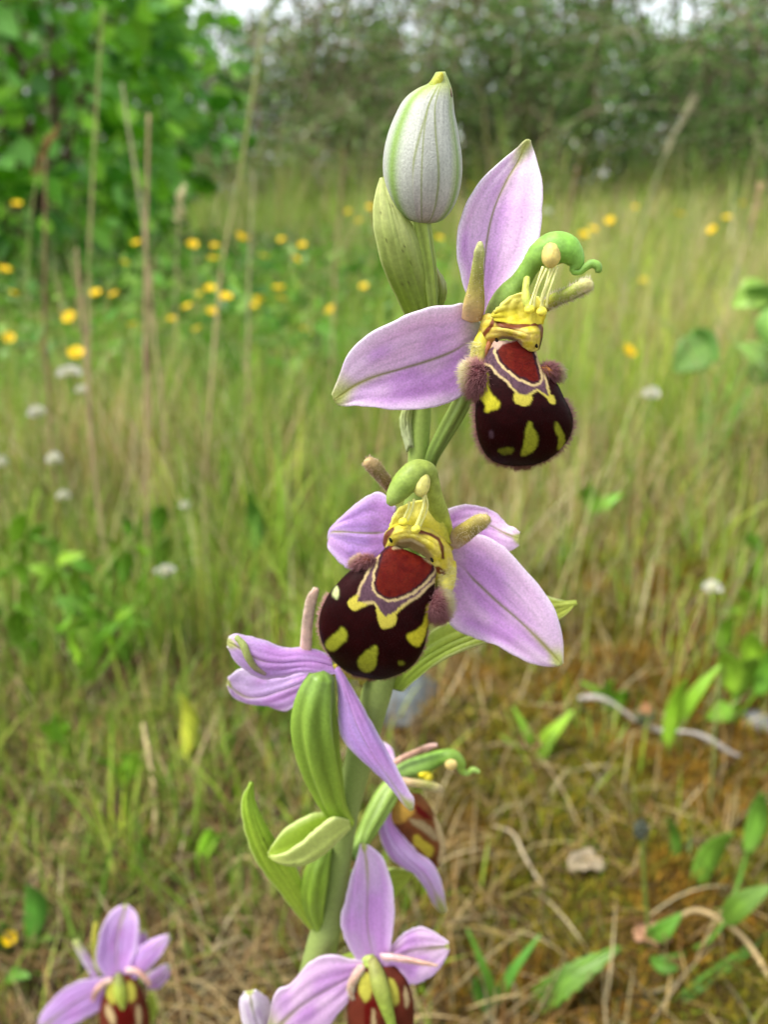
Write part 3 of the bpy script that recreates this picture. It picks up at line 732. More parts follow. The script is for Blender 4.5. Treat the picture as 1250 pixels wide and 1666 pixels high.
# ---------------- flower A (upper)
fa = ovary(main, 'flower', [(696, 770, 80, 0.6), (704, 742, 79, 0.75), (722, 708, 78, 0.85), (745, 668, 77, 0.9), (768, 620, 76.5, 0.9), (786, 575, 76, 0.95), (800, 540, 75.5, 1.0)], G3, G2, 6, 0.12)
ha = MB()
sepal(main, fa, S3([(790, 515, 780, 512, 802, 515), (787, 490, 763, 484, 803, 496), (788, 450, 752, 453, 832, 461), (792, 398, 744, 407, 872, 407), (803, 345, 751, 354, 882.5, 337), (824, 296, 779, 299, 881, 290), (846, 258, 823, 256, 871.5, 254), (853, 240, 841, 241, 867, 238), (859, 227, 856, 229, 863, 228)],
      [75.5, 76, 76.6, 77.4, 78.2, 78.9, 79.3, 79.2, 78.8], [75.5, 75.6, 75.8, 76.2, 77.0, 78, 78.8, 79, 78.8], [75.5, 75.6, 75.6, 76, 77, 78, 78.8, 79, 78.8]), seed=2, deep=(-1, 0.5), white=0.9)
sepal(main, fa, S3([(790, 548, 784, 530, 786, 570), (770, 553, 764, 500, 766, 622), (735, 572, 733, 497, 746, 647), (692, 588, 690, 503, 703, 663), (648, 601, 640, 523, 655, 667), (605, 614, 590, 551, 612, 663), (574, 629, 562, 584, 580, 660), (556, 642, 554.5, 606, 563, 660), (543, 650, 541, 640, 551, 658)],
      [75.5, 75.5, 75.4, 75.2, 74.8, 74.4, 74.2, 74.2, 74.3], [75.2, 74.9, 74.4, 74.0, 73.6, 73.6, 73.8, 74, 74.3], [75.4, 75.4, 75.2, 74.8, 74.2, 74, 74, 74.1, 74.3]), seed=3, deep=(1, 0.9), base_green=0.8, white=0.8)
sepal(main, fa, S3([(815, 560, 806, 570, 826, 555), (842, 600, 815, 620, 872, 585), (862, 650, 822, 665, 895, 640), (868, 690, 840, 700, 892, 690), (870, 720, 867, 720, 873, 720)], [76, 79, 83, 86, 88], [76, 79.5, 83.5, 86, 88], [76, 79.5, 83.5, 86, 88]), seed=4)
horn(main, fa, ha, [(768, 518, 74.5, 0.95), (771, 500, 74, 1.0), (775, 465, 73.6, 0.72), (778, 430, 73.2, 0.5), (781, 405, 73, 0.42), (782, 394, 73, 0.2)], [lin((200, 164, 128)), lin((172, 158, 84)), lin((160, 162, 84)), lin((186, 190, 130))], 120, 0.0002, flat=0.6)
horn(main, fa, ha, [(884, 502, 73.4, 0.5), (900, 489, 72.8, 0.6), (925, 479, 72.0, 0.62), (945, 469, 71.5, 0.62), (958, 463, 71.2, 0.58), (963, 461, 71.1, 0.4)], [lin((196, 188, 60)), lin((158, 168, 66)), lin((160, 172, 76)), lin((212, 206, 140))], 420, 0.0004, flat=0.8)
mb = MB()
px_tube(mb, [(800, 515, 75.2, 0.75), (812, 500, 74.8, 1.05), (830, 480, 74.3, 1.2), (848, 458, 73.8, 0.95), (863, 434, 73.4, 0.85), (880, 414, 73.1, 1.15), (902, 404, 72.8, 1.4), (921, 406, 72.5, 1.3), (934, 418, 72.3, 0.95), (938, 432, 72.1, 0.62), (935, 441, 72.0, 0.36), (943, 442, 71.9, 0.30), (954, 434, 71.8, 0.34), (965, 429, 71.7, 0.38), (973, 433, 71.6, 0.36), (975, 442, 71.6, 0.28)],
        [lin((150, 160, 92)), lin((128, 156, 70)), lin((126, 162, 66)), lin((138, 180, 80)), lin((130, 180, 72)), lin((132, 176, 76)), lin((130, 166, 76))], 90, 22, 1.0)
main.part('column', mb, M_column, fa)
blob(main, fa, 'pollinium', (898, 413, 71.9), 15, 21, -0.15, lin((226, 206, 120)))
blob(main, fa, 'pollinium', (912, 411, 73.2), 10, 17, -0.15, lin((236, 206, 110)))
for (x0, y0, x1, y1, xb) in ((884, 434, 862, 500, 870), (890, 437, 868, 501, 873), (896, 436, 884, 503, 884), (908, 434, 889, 500, 894), (902, 436, 880, 503, 886)):
    thread(main, fa, [(x0, y0, 71.6, 0.13), (xb + 4, (y0 + y1) / 2 - 4, 71.3, 0.10), (xb - 2, (y0 + y1) / 2 + 14, 71.3, 0.11), (x1, y1, 71.5, 0.16)])
blob(main, fa, 'viscidium', (862, 503, 71.4), 8, 7, 0.2, lin((232, 220, 80)))
blob(main, fa, 'viscidium', (882, 507, 71.2), 8, 7, 0.2, lin((236, 224, 84)))
thread(main, fa, [(858, 452, 72.9, 0.3), (856, 470, 72.2, 0.35), (857, 488, 71.8, 0.4), (862, 502, 71.7, 0.35)], lin((196, 204, 96)), 'column_wing')
patch(main, fa, 'stigma', S3([(848, 476, 824, 490, 878, 484), (848, 492, 808, 503, 886, 497), (848, 510, 801, 513, 888, 510), (846, 529, 804, 521, 885, 526)], [72.9, 73.0, 72.8, 72.2], [73.2, 72.6, 72.4, 72.5], [72.4, 71.9, 71.8, 72.0]),
      lambda T, Sg, X, Y: mixc(mixc(YLB, YL, sstep(0.15, 0.6, T)), lin((150, 140, 20)), 0.5 * np.exp(-(((T - 0.5) / 0.3) ** 2 + (Sg / 0.6) ** 2))))  # middle of the bowl coloured darker, as shade in the cavity
def collar_a(T, Sg, X, Y):
    c = mixc(np.broadcast_to(YL, T.shape + (3,)), lin((206, 180, 96)), vnoise(X / 7, Y / 5, 4))
    c = mixc(c, lin((236, 224, 120)), 0.5 * sstep(0.55, 0.9, vnoise(X / 5, Y / 4, 14)))
    c = mixc(c, BRN, sstep(4.6, 2.2, line_dist(X, Y, [(784, 552), (792, 541), (801, 530), (806, 520), (813, 527), (826, 532), (845, 533), (862, 529), (874, 529), (880, 536), (881, 556)])))
    c = mixc(c, lin((150, 84, 40)), sstep(9, 3, line_dist(X, Y, [(783, 566), (792, 557), (806, 553)])) * 0.8)
    c = mixc(c, lin((150, 120, 104)), sstep(9, 4, line_dist(X, Y, [(818, 551), (832, 551), (846, 558)])) * 0.85)
    return mixc(c, DBRN, sstep(5, 2, line_dist(X, Y, [(878, 566), (881, 552)])))
patch(main, fa, 'throat', S3([(779, 548, 786, 528, 784, 568), (789, 534, 790, 513, 792, 558), (804, 533, 804, 512, 806, 556), (816, 534, 816, 522, 817, 550), (838, 539, 838, 526, 837, 552), (862, 544, 862, 526, 856, 566), (876, 544, 876, 524, 868, 571), (881, 548, 882, 530, 876, 568)],
      [75, 73.6, 72.8, 72.2, 71.8, 71.4, 71.8, 72.8], [75, 74, 73.4, 73, 72.8, 72.5, 72.6, 73.2], [75, 73.8, 73.2, 73.2, 73.2, 72.2, 72.2, 73]), collar_a, n=70, m=31)
for c in ((809, 554, 72.8), (873, 562, 71.7)): blob(main, fa, 'knob', c, 2.4, 4.4, 0.5, lin((30, 24, 14)), M_lip)
PAT_A = dict(purple=[(806, 562), (795, 575), (786, 591), (800, 595), (811, 609), (828, 622), (837, 632), (844, 641), (856, 642), (866, 637), (874, 632), (881, 638), (892, 645), (887, 624), (878, 601), (871, 580), (866, 562)],
             spec=[(811, 571), (822, 560), (842, 554), (855, 558), (865, 572), (869, 596), (876, 617), (872, 623), (860, 619), (839, 610), (823, 596), (814, 582)], band=3.6, crY=640,
             blobs=[[(835, 638), (838, 656), (851, 661), (863, 658), (868, 642), (852, 645)], [(888, 645), (895, 657), (902, 658), (902, 648), (894, 640)]],
             spots=[([(783, 605), (795, 605), (797, 631), (802, 645), (815, 652), (815, 662), (804, 667), (791, 672), (793, 658), (777, 645), (779, 620)], mixc(YL, OLV, 0.5)),
                    ([(861, 681), (869, 698), (877, 712), (872, 730), (849, 742), (847, 735), (854, 716), (855, 698)], OLV),
                    ([(904, 683), (911, 695), (919, 714), (914, 728), (905, 732), (908, 714), (901, 695)], OLV * 0.9),
                    ([(808, 731), (823, 725), (838, 728), (834, 737), (818, 738)], OLV * 0.45), ([(796, 700), (804, 699), (805, 709), (797, 711)], PURP * 0.8)],
             top=[([(800, 560), (806, 548), (830, 546), (850, 553), (838, 556), (818, 562), (811, 574)], lin((168, 140, 124)))])
build_lip(main, fa, ha, [(806, 556, 866, 556), (800, 570, 870, 573), (791, 588, 876, 592), (783, 610, 890, 611), (779, 632, 905, 627), (778, 655, 917, 652), (777, 680, 927, 672), (779, 700, 929.5, 690), (785, 722, 923, 712), (794, 738, 909, 730), (807, 748, 891, 744), (824, 753, 874, 751), (842, 755, 858, 754)],
          [72.6, 72.0, 71.3, 70.4, 69.8, 69.4, 69.3, 69.4, 69.9, 70.5, 71.3, 72.3, 73.4], [73.6, 73.2, 72.8, 72.6, 72.4, 72.3, 72.3, 72.3, 72.4, 72.6, 72.8, 73.2, 73.8], PAT_A, (0.42, 1.0), 2400, hl=0.0008)
side_lobe(main, fa, ha, (775, 617, 71.7), 19, 27, 0.3, lin((96, 48, 52)), 2200, 0.0009)
side_lobe(main, fa, ha, (896, 606, 72.0), 18, 12, -0.25, lin((130, 84, 40)), 1000, 0.0007, pale_dir=(0.8, 0.2))
mb = MB(); px_tube(mb, [(790, 540, 74.4, 0.6), (783, 560, 74.0, 0.75), (779, 580, 73.6, 0.8), (776, 602, 73.4, 0.7)], [YL, lin((206, 196, 80)), lin((200, 190, 100))], 24, 14)
px_tube(mb, [(798, 556, 73.6, 0.3), (791, 572, 73.4, 0.35), (788, 590, 73.2, 0.3)], [lin((150, 90, 40)), lin((170, 110, 70))], 16, 10)
main.part('lip_shoulder', mb, M_column, fa)
B = pt(rng.uniform(768, 786, 300), rng.uniform(556, 600, 300), rng.uniform(72.8, 73.6, 300)); add_hairs(ha, B, np.array([-1, -0.2, 0.1]) + rng.normal(0, 0.35, (300, 3)), 0.0007 * rng.uniform(0.4, 1.2, 300), 0.00002, lin((220, 212, 120)), lin((246, 240, 210)))
tag(main.part('hair', ha, M_hair, fa), kind='stuff')

# ---------------- flower B (middle)
fb = ovary(main, 'flower', [(664, 905, 80, 0.7), (680, 915, 79, 0.9), (700, 915, 78, 1.0), (712, 900, 77, 1.1), (712, 880, 76, 1.2)], G3, G2)
hb = MB()
leafy(main, None, S3([(640, 1120, 620, 1118, 655, 1125), (672, 1085, 652, 1075, 684, 1100), (725, 1050, 700, 1030, 732, 1067), (780, 1027, 756, 1000, 786, 1046), (835, 1008, 812, 975, 850, 1030), (890, 993, 876, 966, 906, 1010), (918, 986, 909, 976, 925, 997), (939, 980, 938, 979, 938, 982)],
      [80, 78.6, 78, 77.8, 77.5, 77, 76.7, 76.5], [80.3, 79.4, 78.8, 78.3, 77.8, 77.2, 76.8, 76.5], [79.5, 78.4, 77.5, 77.3, 77.2, 76.8, 76.6, 76.5]), lin((140, 162, 58)), lin((186, 200, 84)), seed=7)
sepal(main, fb, S3([(640, 862, 645, 826, 640, 885), (622, 866, 622, 802, 622, 915), (598, 867, 594, 809, 594, 926), (575, 866, 565, 832, 573, 926), (553, 865, 546, 851, 552, 914), (540, 866, 537, 862, 537, 896), (535, 880, 534, 876, 534, 884)],
      [75, 75, 75, 75.2, 75.6, 76.2, 76.8], [75, 75.4, 75.6, 75.8, 76.2, 76.6, 76.8], [75, 74.8, 74.8, 75, 75.6, 76.2, 76.8]), lav=lin((206, 166, 230)), seed=8, deep=(1, 0.8), green_tip=0.04, vein=1.0, white=0.6)
sepal(main, fb, S3([(728, 920, 734, 890, 728, 950), (741, 917, 744, 880, 730, 990), (773, 944, 780, 870, 738, 1020), (808, 977, 820, 890, 775, 1038), (844, 1008, 858, 930, 810, 1051), (872, 1035, 886, 964, 842, 1068), (893, 1057, 906, 1000, 868, 1079), (905, 1070, 915.5, 1042, 890, 1083), (914, 1081, 916, 1078, 908, 1083)],
      [75, 75, 74.6, 73.9, 73.2, 72.8, 72.6, 72.6, 72.6], [75, 75.2, 75, 74.6, 74, 73.4, 73, 72.8, 72.6], [75, 74.6, 74.2, 73.6, 73, 72.7, 72.6, 72.6, 72.6]), seed=9, deep=(1, 0.9), green_tip=0.1, white=0.8, base_green=0.2)
sepal(main, fb, S3([(722, 868, 726, 830, 730, 890), (745, 856, 748, 822, 752, 888), (775, 850, 780, 823, 778, 882), (800, 856, 808, 836, 800, 890), (820, 866, 827, 856, 818, 895), (835, 872, 840, 860, 832, 895), (845, 876, 846, 866, 845, 887)],
      [76, 76.4, 76.6, 76.4, 75.8, 75.2, 75], [76, 77, 77.4, 77.2, 76.4, 75.4, 75], [76, 75.8, 75.6, 75.6, 75.4, 75.2, 75]), seed=10, deep=(1, 0.5), green_tip=0.06, white=0.7)
horn(main, fb, hb, [(640, 800, 74.4, 0.45), (629, 785, 73.6, 0.6), (617, 770, 72.8, 0.7), (606, 757, 72.2, 0.75), (597, 750, 72, 0.55)], [lin((150, 120, 70)), lin((156, 128, 84)), lin((160, 140, 92)), lin((170, 146, 100))], 260, 0.00032, flat=0.75, hc=(lin((180, 140, 120)), lin((230, 206, 180))))
horn(main, fb, hb, [(738, 882, 74.4, 0.95), (752, 870, 73.4, 1.05), (768, 858, 72.4, 0.95), (784, 848, 71.8, 0.85), (795, 843, 71.6, 0.5)], [lin((214, 180, 160)), lin((176, 152, 84)), lin((158, 146, 70)), lin((176, 160, 96))], 320, 0.0003, flat=0.7)
mb = MB()
px_tube(mb, [(728, 893, 74.6, 0.7), (722, 862, 74.2, 0.95), (714, 832, 73.6, 0.95), (706, 806, 73, 0.85), (702, 782, 72.4, 0.78), (695, 766, 71.9, 0.9), (681, 766, 71.5, 1.12), (665, 779, 71.1, 1.22), (651, 796, 70.9, 1.1), (640, 811, 70.8, 0.75), (634, 820, 70.9, 0.35)],
        [lin((214, 206, 60)), lin((178, 186, 62)), lin((158, 170, 70)), lin((164, 178, 84)), lin((150, 168, 76)), lin((136, 160, 66)), lin((152, 172, 92))], 70, 24)
main.part('column', mb, M_column, fb)
blob(main, fb, 'pollinium', (686, 787, 70.8), 14.5, 22, -0.1, lin((222, 216, 124)))
for rows in ([(689, 802, 70.6, 0.2), (690, 820, 70.4, 0.16), (684, 840, 70.4, 0.16), (677, 858, 70.5, 0.22)], [(692, 804, 70.8, 0.14), (696, 822, 70.6, 0.12), (690, 842, 70.6, 0.12), (682, 858, 70.6, 0.16)],
             [(666, 816, 70.8, 0.14), (665, 826, 70.4, 0.12), (660, 838, 70.4, 0.12), (656, 849, 70.4, 0.18)], [(674, 812, 70.8, 0.14), (671, 828, 70.5, 0.12), (666, 840, 70.5, 0.12), (661, 850, 70.5, 0.16)]):
    thread(main, fb, rows, lin((232, 228, 140)))
blob(main, fb, 'viscidium', (656, 849, 70.2), 8, 7, 0.3, lin((226, 214, 70)))
blob(main, fb, 'viscidium', (677, 861, 70.2), 8, 7, 0.3, lin((230, 220, 84)))
patch(main, fb, 'stigma', S3([(678, 815, 650, 826, 706, 815), (676, 834, 641, 840, 716, 832), (678, 852, 634, 858, 726, 858), (682, 872, 628, 876, 734, 885)], [73.4, 73.2, 72.4, 71.6], [72.8, 72, 71.8, 72], [73.4, 73.2, 73, 73]),
      lambda T, Sg, X, Y: mixc(mixc(YLB, YL, sstep(0.2, 0.7, T)), lin((168, 172, 60)), sstep(0.6, 1.0, Sg) * 0.7))
def collar_b(T, Sg, X, Y):
    c = mixc(np.broadcast_to(YL, T.shape + (3,)), lin((204, 186, 92)), vnoise(X / 7, Y / 6, 9))
    c = mixc(c, lin((232, 222, 112)), 0.5 * sstep(0.55, 0.9, vnoise(X / 5, Y / 4, 15)))
    c = mixc(c, lin((138, 116, 78)), sstep(12, 4, line_dist(X, Y, [(650, 886), (668, 882), (688, 893), (697, 904)])) * 0.9)
    c = mixc(c, lin((206, 190, 150)), sstep(3.5, 1.5, line_dist(X, Y, [(652, 878), (670, 876), (690, 886)])) * 0.6)
    c = mixc(c, BRN * 0.8, sstep(3.6, 1.6, line_dist(X, Y, [(683, 866), (700, 871), (712, 878), (718, 890), (720, 906)])))
    c = mixc(c, BRN * 0.7, sstep(5.5, 2.5, line_dist(X, Y, [(640, 862), (631, 872), (626, 886)])))
    return mixc(c, BRN, sstep(6, 3, line_dist(X, Y, [(713, 924), (722, 932)])))
patch(main, fb, 'throat', S3([(629, 893, 625, 884, 634, 898), (637, 876, 630, 866, 645, 892), (654, 868, 650, 856, 662, 890), (676, 870, 676, 858, 674, 894), (698, 882, 702, 864, 690, 902), (716, 898, 723, 880, 702, 916), (724, 920, 735, 905, 708, 930), (724, 944, 737, 938, 704, 944)],
      [72, 71.2, 70.6, 70.4, 70.4, 70.6, 71.2, 72.2], [72.6, 72.2, 71.8, 71.6, 71.6, 71.8, 72.2, 73], [72, 72, 72, 71.8, 71.6, 71.6, 71.8, 72.4]), collar_b, n=70, m=31)
for c in ((636, 879, 70.7), (703, 911, 70.3)): blob(main, fb, 'knob', c, 2.6, 5, 0.5, lin((24, 22, 14)), M_lip)
PAT_B = dict(purple=[(634, 890), (626, 900), (604, 926), (592, 950), (581, 978), (596, 979), (610, 977), (618, 992), (627, 1003), (642, 994), (655, 982), (680, 966), (700, 946), (712, 930), (700, 910)],
             spec=[(630, 890), (657, 884), (682, 894), (704, 920), (698, 933), (686, 946), (666, 963), (643, 971), (625, 970), (613, 958), (612, 942), (619, 919)], band=4.0, crY=990,
             blobs=[[(584, 966), (573, 972), (565, 980), (568, 988), (578, 993), (590, 988), (600, 981), (586, 980)], [(611, 984), (614, 1004), (617, 1018), (626, 1023), (640, 1019), (646, 1001), (640, 996), (627, 1004), (618, 996)]],
             spots=[([(557, 1016), (566, 1028), (565, 1040), (554, 1048), (541, 1060), (530, 1050), (536, 1037), (549, 1028)], OLV),
                    ([(615, 1046), (613, 1084), (598, 1093), (584, 1085), (581, 1070), (594, 1059), (607, 1050)], OLV),
                    ([(660, 1032), (677, 1025), (688, 1012), (692, 985), (707, 972), (706, 994), (692, 1022), (681, 1054), (666, 1045)], mixc(YL, OLV, 0.4)),
                    ([(646, 1075), (656, 1072), (659, 1079), (650, 1082)], OLV * 0.5), ([(540, 966), (552, 952), (555, 966), (548, 977)], lin((168, 176, 120)))],
             top=[([(632, 896), (650, 880), (680, 886), (706, 916), (700, 922), (680, 900), (656, 892)], lin((150, 132, 96)))])
build_lip(main, fb, hb, [(634, 885, 712, 918), (626, 897, 708, 930), (607, 914, 705, 950), (576, 928, 703, 975), (553, 949, 698, 1003), (534, 974, 692, 1031), (523, 1003, 687, 1053), (522.5, 1028, 676, 1073), (530, 1051, 661, 1087), (545, 1073, 643, 1096), (564, 1089, 623, 1102), (582, 1098, 604, 1102.5)],
          [71.4, 70.6, 69.8, 69.0, 68.4, 68.0, 67.9, 68.0, 68.4, 69.2, 70.2, 72.2], [72.3, 72, 71.6, 71.4, 71.2, 71, 71, 71, 71.2, 71.6, 72, 73], PAT_B, (0.45, 1.0), 2000, hl=0.0006)
side_lobe(main, fb, hb, (713, 984, 70.6), 20, 25, -0.15, lin((104, 52, 54)), 2200, 0.0009, pale_dir=(0.8, 0.5))
side_lobe(main, fb, hb, (591, 914, 70.6), 19, 10, 0.15, lin((104, 56, 40)), 1000, 0.0007, pale_dir=(-0.3, 0.3))
mb = MB(); px_tube(mb, [(730, 912, 73, 0.8), (727, 935, 72.4, 1.0), (722, 958, 72.0, 0.9), (716, 972, 71.8, 0.7)], [YL, lin((220, 210, 100)), lin((216, 206, 110))], 24, 14); main.part('lip_shoulder', mb, M_column, fb)
B = pt(rng.uniform(712, 740, 300), rng.uniform(922, 965, 300), rng.uniform(71, 71.8, 300)); add_hairs(hb, B, np.array([1, -0.2, -0.1]) + rng.normal(0, 0.4, (300, 3)), 0.0007 * rng.uniform(0.4, 1.2, 300), 0.00002, lin((226, 218, 130)), lin((246, 240, 206)))
tag(main.part('hair', hb, M_hair, fb), kind='stuff')

# ---------------- flower C (left, seen from its back)
fc = ovary(main, 'flower', [(566, 1340, 78, 0.9), (548, 1318, 77, 1.35), (530, 1270, 76, 1.95), (516, 1215, 75.2, 2.3), (511, 1165, 74.8, 2.35), (516, 1125, 74.8, 2.0), (524, 1098, 75, 1.4)], lin((148, 176, 56)), lin((118, 150, 60)), 6, 0.17, 60, 72)
hc = MB()
sepal(main, fc, S3([(541, 1084, 540, 1068, 548, 1096), (518, 1078, 520, 1058, 527, 1099), (490, 1076, 492, 1052, 495, 1094), (458, 1078, 461, 1054, 461, 1101), (425, 1074, 425, 1040, 424, 1103), (402, 1062, 400, 1034, 399, 1089), (384, 1050, 382, 1031, 379, 1070), (370, 1044, 372, 1037, 370, 1052)],
      [76, 75.4, 74.8, 74.2, 73.8, 73.8, 74, 74.4], [76.4, 76.4, 76, 75.4, 75, 74.8, 74.6, 74.4], [75.6, 75, 74.6, 74.6, 74.6, 74.4, 74.4, 74.4]), seed=12, lav=lin((206, 166, 224)), deep=(-1, 0.4), white=0.5, vein=0.5, green_tip=0.08)
mb = MB(); px_tube(mb, [(384, 1036, 73.9, 0.3), (396, 1050, 73.6, 0.42), (403, 1068, 73.5, 0.4), (414, 1085, 73.6, 0.35), (432, 1097, 73.9, 0.2)], [lin((176, 190, 110)), lin((186, 196, 120)), lin((170, 170, 110)), lin((176, 150, 150))], 20, 10); main.part('keel', mb, M_petal, fc)
sepal(main, fc, S3([(515, 1100, 515, 1090, 516, 1115), (490, 1112, 497, 1090, 490, 1140), (455, 1125, 470, 1096, 462, 1157), (425, 1134, 440, 1092, 438, 1148), (402, 1134, 415, 1090, 408, 1143), (385, 1125, 392, 1088, 382, 1134), (370, 1110, 371, 1102, 370, 1118)],
      [77, 77.4, 78, 78.4, 78.6, 78.6, 78.4], [77, 77.6, 78.4, 79, 79, 78.8, 78.4], [77, 77.4, 78.2, 78.8, 79, 78.8, 78.4]), seed=13, lav=lin((210, 180, 226)), white=0.6, vein=1.3, green_tip=0.03)
sepal(main, fc, S3([(548, 1086, 545, 1090, 552, 1084), (558, 1110, 551, 1118, 566, 1108), (570, 1148, 551, 1158, 586, 1143), (584, 1186, 555, 1196, 606, 1179), (606, 1226, 582, 1230, 630, 1221), (630, 1262, 618, 1262, 648, 1254), (652, 1293, 643, 1289, 666, 1287), (666, 1312, 661, 1312, 674, 1305), (670, 1318, 668, 1318, 672, 1317)],
      [75.5, 75, 74.2, 73.6, 73.2, 73, 73, 73.1, 73.2], [75.6, 75.4, 74.8, 74.2, 73.8, 73.6, 73.4, 73.2, 73.2], [75.6, 75.6, 75.2, 74.8, 74.4, 74, 73.6, 73.3, 73.2]), seed=14, lav=lin((200, 164, 226)), white=0.7, deep=(1, 0.5), vein=0.4, green_tip=0.12)
horn(main, fc, hc, [(497, 1062, 76, 0.65), (499, 1030, 76, 0.62), (503, 995, 76, 0.6), (509, 970, 76, 0.55), (515, 958, 76, 0.3)], [lin((214, 176, 170)), lin((196, 168, 156)), lin((190, 164, 150)), lin((186, 156, 140))], 260, 0.00022, flat=0.45)
mb = MB(); px_tube(mb, [(546, 1090, 77, 0.7), (572, 1092, 78.4, 0.9), (590, 1098, 79, 0.8), (588, 1112, 79.4, 0.3)], [YL, lin((200, 190, 90)), lin((206, 196, 80))], 20, 12); main.part('column', mb, M_column, fc)
tag(main.part('hair', hc, M_hair, fc), kind='stuff')
# its bract and the two below
leafy(main, None, S3([(570, 1346, 572, 1328, 566, 1334), (549, 1367, 530, 1322, 545, 1329), (520, 1392, 505, 1325, 515, 1349), (490, 1405, 480, 1338, 490, 1371), (464, 1404, 458, 1354, 466, 1386), (446, 1397, 443, 1375, 448, 1391), (437, 1390, 437, 1388, 438, 1391)],
      [76.2, 74.6, 73.8, 73.4, 73.4, 73.6, 74], [78, 76.8, 76.2, 75.6, 74.8, 74.2, 74], [76.2, 73.6, 72.8, 72.6, 72.8, 73.4, 74]), lin((140, 168, 46)), lin((156, 180, 60)), seed=15, spots=3, groove=0.0, two=lin((190, 202, 112)))
leafy(main, None, S3([(515, 1508, 505, 1511, 524, 1506), (497, 1478, 482, 1484, 506, 1474), (474, 1440, 452, 1446, 491, 1440), (450, 1402, 424, 1412, 478, 1405), (428, 1362, 402, 1362, 450, 1374), (413, 1325, 393.5, 1318, 428, 1336), (405, 1296, 397, 1292, 413, 1302), (409, 1272, 408, 1273, 410, 1273)],
      [79, 77.6, 76.4, 75.6, 75.2, 75.2, 75.6, 76], [79.2, 77.6, 76.2, 75.2, 74.8, 75, 75.5, 76], [79, 78, 77.2, 76.8, 76.4, 76.2, 76.2, 76]), lin((168, 192, 64)), lin((150, 182, 56)), seed=16, spots=2, groove=0.4)
fd = ovary(main, 'ovary', [(520, 1512, 79.4, 0.7), (512, 1480, 78.4, 1.3), (511, 1445, 77.6, 1.7), (518, 1410, 77.8, 1.5), (530, 1378, 78.4, 0.9)], lin((140, 170, 56)), lin((120, 150, 48)), 6, 0.12)

# ---------------- flower F (behind the stem, side view)
ff = ovary(main, 'flower', [(572, 1395, 81.5, 0.8), (592, 1362, 84, 1.1), (612, 1325, 86, 1.4), (632, 1290, 88, 1.5), (648, 1268, 89, 1.3)], lin((126, 156, 60)), lin((150, 178, 84)), 6, 0.12)
hf = MB()
leafy(main, None, S3([(566, 1420, 560, 1424, 574, 1416), (600, 1440, 590, 1456, 606, 1420), (640, 1440, 634, 1464, 646, 1412), (664, 1428, 658, 1440, 668, 1416), (676, 1416, 675, 1418, 677, 1414)], [82, 85, 88, 90, 91], [82, 85.5, 88.5, 90, 91], [82, 85.5, 88.5, 90, 91]), lin((140, 170, 50)), lin((176, 196, 80)), seed=18)
sepal(main, ff, S3([(634, 1278, 628, 1280, 642, 1276), (628, 1302, 621, 1300, 637, 1300), (626, 1336, 615.5, 1338, 637, 1334), (640, 1370, 626, 1380, 656, 1360), (664, 1398, 648, 1406, 680, 1386), (688, 1420, 672, 1420, 703, 1404), (706, 1448, 692, 1444, 717, 1430), (716, 1470, 705, 1470, 724, 1462), (722, 1485, 717, 1484, 727, 1483)],
      [88, 87, 86, 85.4, 85, 85, 85.2, 85.6, 86], [88, 87.4, 86.4, 85.6, 85.2, 85.2, 85.4, 85.8, 86], [88.4, 88, 87.6, 87, 86.6, 86.2, 86, 86, 86]), seed=19, lav=lin((214, 184, 228)), green_tip=0.14, white=0.7, vein=0.6)
sepal(main, ff, S3([(645, 1262, 640, 1270, 650, 1256), (632, 1240, 622, 1252, 642, 1234), (620, 1222, 606, 1232, 634, 1214), (612, 1208, 608, 1212, 616, 1204)], [89, 91, 94, 97], [89, 91.5, 94.5, 97], [89, 91.5, 94.5, 97]), seed=20)
horn(main, ff, hf, [(640, 1242, 88, 0.45), (662, 1230, 87.6, 0.42), (684, 1221, 87.2, 0.45), (702, 1214, 87, 0.42), (711, 1212, 87, 0.25)], [lin((206, 166, 150)), lin((196, 156, 136)), lin((150, 116, 96)), lin((206, 170, 160))], 120, 0.0002)
horn(main, ff, hf, [(650, 1270, 87, 0.6), (675, 1274, 86.4, 0.6), (700, 1278, 86, 0.65), (714, 1283, 85.8, 0.6), (720, 1285, 85.8, 0.3)], [lin((206, 170, 150)), lin((180, 160, 110)), lin((160, 160, 84)), lin((190, 170, 130))], 160, 0.0002)
mb = MB(); px_tube(mb, [(640, 1262, 89, 0.9), (668, 1250, 88.6, 1.2), (695, 1241, 88.2, 1.2), (718, 1232, 88, 1.0), (737, 1230, 87.8, 0.9), (749, 1240, 87.8, 0.75), (752, 1254, 87.7, 0.5), (760, 1258, 87.6, 0.4), (770, 1252, 87.5, 0.4), (780, 1256, 87.4, 0.3)],
                   [lin((130, 158, 84)), lin((128, 160, 80)), lin((120, 160, 60)), lin((140, 170, 70)), lin((150, 180, 90))], 60, 18)
main.part('column', mb, M_column, ff)
blob(main, ff, 'pollinium', (734, 1243, 86.9), 12, 11, 0.3, lin((232, 206, 130)))
blob(main, ff, 'viscidium', (697, 1264, 87.2), 10, 9, 0.3, YL); blob(main, ff, 'viscidium', (690, 1258, 87.4), 12, 8, 0.3, lin((232, 214, 40)))
PAT_F = dict(base=lin((104, 62, 32)), spots=[([(634, 1310), (660, 1296), (676, 1312), (668, 1328), (650, 1342), (636, 1336)], lin((166, 130, 56))), ([(666, 1328), (690, 1336), (706, 1350), (714, 1366), (706, 1368), (690, 1350), (668, 1338)], CREAM * 0.6),
                    ([(676, 1352), (690, 1366), (706, 1376), (704, 1392), (694, 1394), (684, 1380), (672, 1372)], lin((170, 156, 50))), ([(676, 1304), (694, 1322), (704, 1334), (690, 1332), (676, 1322)], SPEC), ([(704, 1318), (722, 1350), (726, 1384), (716, 1408), (710, 1404), (716, 1374), (706, 1340)], CREAM)])
